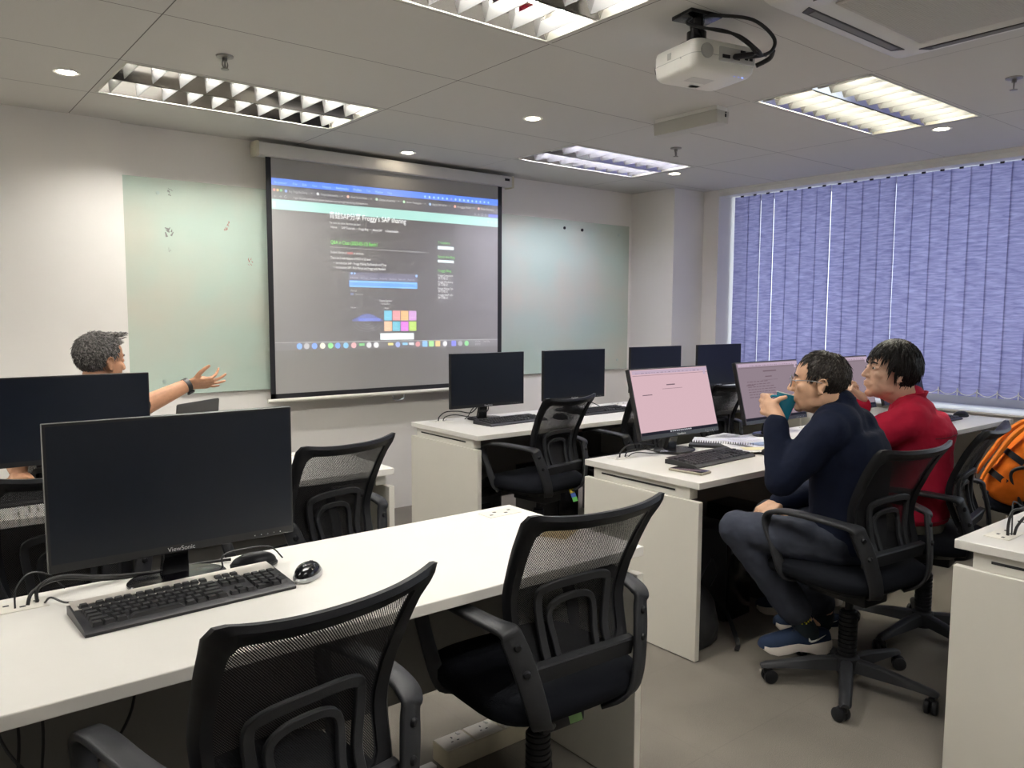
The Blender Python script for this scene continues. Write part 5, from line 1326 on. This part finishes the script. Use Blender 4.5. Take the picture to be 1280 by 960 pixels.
for k, (pts, r_) in enumerate((([(-.06, -.065, -.01), (-.02, -.10, -.015), (.07, -.15, -.03), (.15, -.16, -.075), (.155, -.15, -.115), (.10, -.14, -.14), (.02, -.125, -.148)], .006), ([(-.10, -.05, -.02), (-.13, -.07, -.05), (-.06, -.11, -.07), (.02, -.14, -.085), (.08, -.16, -.125), (.11, -.15, -.135)], .005), ([(-.08, -.07, -.055), (-.02, -.13, -.075), (.05, -.15, -.11), (.09, -.15, -.135), (.14, -.14, -.13)], .005), ([(.16, -.15, -.115), (.175, -.12, -.13), (.145, -.09, -.15)], .008))):
    B().tube([V(p) for p in pts], r_, 8, smooth=6).obj('cable', M_cable, t)
b = B(); b.capsule((.02, -.130, -.150), (.075, -.145, -.138), .010, .008); b.obj('plug', M_blk, t)

# ------------------------------------------------------------------ instructor table and laptop
t = thing('instructor_table', 'white table beyond the left monitors, under the open laptop', 'table', (1.10, 4.33, 0))
B().span((-.48, -.36, .712), (.34, .30, .74)).obj('tabletop', M_desk, t, bev=.002)
for s in (-.45, .31): B().span((s-.0125, -.33, 0), (s+.0125, .27, .712)).obj('side_panel', M_panel, t, bev=.002)
B().span((-.44, .20, .25), (.30, .218, .712)).obj('modesty_panel', M_grey, t)
lp = V((1.235, 4.145, .74)); t = thing('laptop', 'dark grey laptop lid standing open behind the large monitor, before the white wall', 'laptop', lp, math.atan2(.206, .275))
B().span((-.168, .0, 0), (.168, .225, .016), .004).obj('base', mat('laptop_dark_grey', (.10, .098, .095), .4, .3), t)
R = Matrix.Rotation(.10, 3, 'X')
b = B(); b.loft([[R @ V(p) + V((0, .002, .014)) for p in [(x, y, z) for x, z in ((-.168, 0), (.168, 0), (.168, .192), (.165, .198), (.160, .201), (-.160, .201), (-.165, .198), (-.168, .192))]] for y in (0, .007)]); ld = b.obj('lid', MATS['laptop_dark_grey'], t, bev=.001)
b = B(); b.loft([[R @ V(p) + V((0, .002, .014)) for p in [(x, y, z) for x, z in ((-.158, .012), (.158, .012), (.158, .190), (-.158, .190))]] for y in (.0072, .0078)]); b.obj('display', M_page2, ld)
b = B()
for r_ in range(5):
    for c_ in range(13): b.box((-.138+.023*c_, .05+.021*r_, .0168), (.019, .017, .002))
b.obj('keys', M_blk, t)

# ------------------------------------------------------------------ computers and bags below the desks
M_pc = mat('computer_case_black', (.010, .010, .012), .45)
def tower(loc, rz, label, size=(.175, .42, .40)):
    t = thing('computer_tower', label, 'computer', loc, rz, 'computer towers under the desks'); w, d, h_ = size
    B().span((-w/2, -d/2, .008), (w/2, d/2, h_), .004).obj('case', M_pc, t)
    B().span((-w/2+.004, -d/2-.014, .012), (w/2-.004, -d/2, h_-.004), .004).obj('front_panel', M_gloss, t)
    B().box((0, -d/2-.0145, h_*.82), (w*.8, .002, .04)).obj('drive_bay', M_blk2, t)
    B().lathe([(0, 0), (.010, 0), (.010, .003), (0, .004)], (w*.28, -d/2-.014, h_*.93), 14, (0, -1, 0)).obj('power_button', mat('power_button_grey', (.3, .3, .3), .4), t)
    for sx in (-1, 1):
        for sy_ in (-1, 1): B().cyl((sx*(w/2-.03), sy_*(d/2-.04), 0), (sx*(w/2-.03), sy_*(d/2-.04), .010), .012, seg=10).obj('foot', M_blk, t)
    return t
tower((3.02, 2.31, 0), .05, 'black computer tower under the desk of the man in navy, beside his knee', (.19, .36, .42))
t = tower((3.40, 2.34, 0), .0, 'black computer tower under the desk with the phone, farther from the aisle', (.19, .36, .44))
tower((3.36, 3.86, 0), .0, 'black computer tower under the front desk behind the first chair there')
tower((2.72, 3.84, 0), .0, 'black computer tower at the aisle end under the front desk')
tower((3.98, 3.86, 0), .0, 'black computer tower under the front desk near its middle')
t = thing('backpack', 'black bag on the floor against the end panel of the desk with the phone', 'bag', (2.655, 2.07, 0), .2)
b = B(); b.ell((0, 0, .13), (.10, .085, .13), None, 20, 14); b.ell((0, -.045, .085), (.075, .055, .075)); b.span((-.09, -.07, .004), (.09, .07, .05), .01); remeshed(b, 'body', mat('black_bag_nylon', (.010, .010, .012), .6), t, .012, 5, .012, .05)
b = B(); b.strap([(-.06, -.03, .25), (-.08, -.06, .33), (-.02, -.08, .40), (.05, -.07, .33), (.05, -.04, .25)], [(1, 0, 0)]*5, .022, .004, 5); b.obj('strap', M_blk, t)
b = B(); b.strap([(.09, -.03, .20), (.13, -.08, .12), (.13, -.12, .04), (.10, -.15, .006), (.04, -.17, .006)], [(0, 1, .2)]*5, .020, .003, 5); b.obj('loose_strap', M_blk, t)

# ------------------------------------------------------------------ orange backpack on the chair by the window
cE = V((4.40, 1.50, 0)); fE = V((-math.sin(.45), math.cos(.45), 0)); sE = V((fE.y, -fE.x, 0))
U = (-fE*.55 + V((0, 0, .83))).normalized(); Nn = (fE - U*fE.dot(U)).normalized()
bp = cE + fE*.10 + V((0, 0, .515)) - sE*.02 - V((.02, -.01, 0))
t = thing('backpack', 'bright orange backpack with padded straps on a chair at the right edge', 'backpack', bp)
M_or = knit('orange_nylon', (.72, .165, .012), 700, .3); M_or2 = knit('orange_padded_strap', (.70, .19, .020), 900, .5)
def bpP(s, u, n): return sE*s + U*u + Nn*n
b = B(); rings = []
for u, w, d, o in ((.015, .09, .05, -.04), (.03, .135, .085, -.045), (.10, .150, .105, -.05), (.22, .150, .105, -.05), (.33, .140, .090, -.045), (.41, .115, .065, -.04), (.45, .07, .035, -.035)):
    r = []
    for i in range(28):
        a = 2*PI*i/28; e = .62; r.append(bpP(w*math.copysign(abs(math.cos(a))**e, math.cos(a)), u, o + d*math.copysign(abs(math.sin(a))**e, math.sin(a))))
    rings.append(r)
b.loft(rings); remeshed(b, 'body', M_or, t, .009, 6, .016, .09)
for s in (-1, 1):
    b = B(); b.strap([bpP(s*.055, .41, .02), bpP(s*.070, .39, .065), bpP(s*.085, .30, .085), bpP(s*.092, .20, .080), bpP(s*.105, .10, .072), bpP(s*.115, .055, .060)], [sE]*6, [.055, .062, .066, .062, .05, .032], [.012, .016, .017, .016, .013, .008], 6); st = b.obj('shoulder_strap', M_or2, t)
    b = B(); b.strap([bpP(s*.115, .065, .066), bpP(s*.120, .04, .062), bpP(s*.130, .015, .03), bpP(s*.125, .02, .0)], [sE]*4, .024, .003, 5); b.obj('webbing', M_blk, st)
    b = B(); c = bpP(s*.117, .052, .070); R = Matrix((sE, U, Nn)).transposed(); b.box(c, (.040, .010, .007), R, .002); b.box(c - U*.018, (.040, .008, .007), R, .002); b.box(c - U*.009 + sE*.017, (.006, .024, .006), R); b.box(c - U*.009 - sE*.017, (.006, .024, .006), R); b.obj('buckle', mat('buckle_steel', (.5, .5, .52), .25, .9), st)
for u in (.235, .115):
    b = B(); b.strap([bpP(-.150, u, -.02), bpP(-.12, u+.003, .050), bpP(0, u, .062), bpP(.12, u+.003, .050), bpP(.150, u, -.02)], [U]*5, .030, .003, 6); b.obj('webbing_band', M_blk, t)
b = B(); b.tube([bpP(-.035, .43, .0), bpP(-.03, .475, .0), bpP(.03, .475, .0), bpP(.035, .43, .0)], .007, 7, smooth=4); b.obj('grab_handle', M_blk, t)

# ------------------------------------------------------------------ hanging labels under two seats
def seat_tag(ch, cols, x, y):
    z0 = .425
    for c, nm in cols:
        b = B(); b.loft([[(x-.02, y, z0), (x+.02, y, z0), (x+.018, y-.012, z0-.022), (x-.022, y-.012, z0-.022)], [(x-.02, y+.0015, z0), (x+.02, y+.0015, z0), (x+.018, y-.0105, z0-.022), (x-.022, y-.0105, z0-.022)]]); o = b.obj('seat_label', mat(nm, c, .6), ch); o['label'] = nm.replace('_', ' '); z0 -= .022; y -= .012
CH = [o for o in bpy.data.objects if o.get('category') == 'chair']
seat_tag([c for c in CH if 'mouse seen' in c['label']][0], (((.60, .48, .04), 'yellow_label'), ((.03, .08, .35), 'blue_label'), ((.10, .42, .08), 'green_label')), .085, -.17)
seat_tag([c for c in CH if 'power strip' in c['label']][0], (((.22, .40, .14), 'pale_green_label'),), -.015, -.165)
SC.view_settings.exposure = EXP
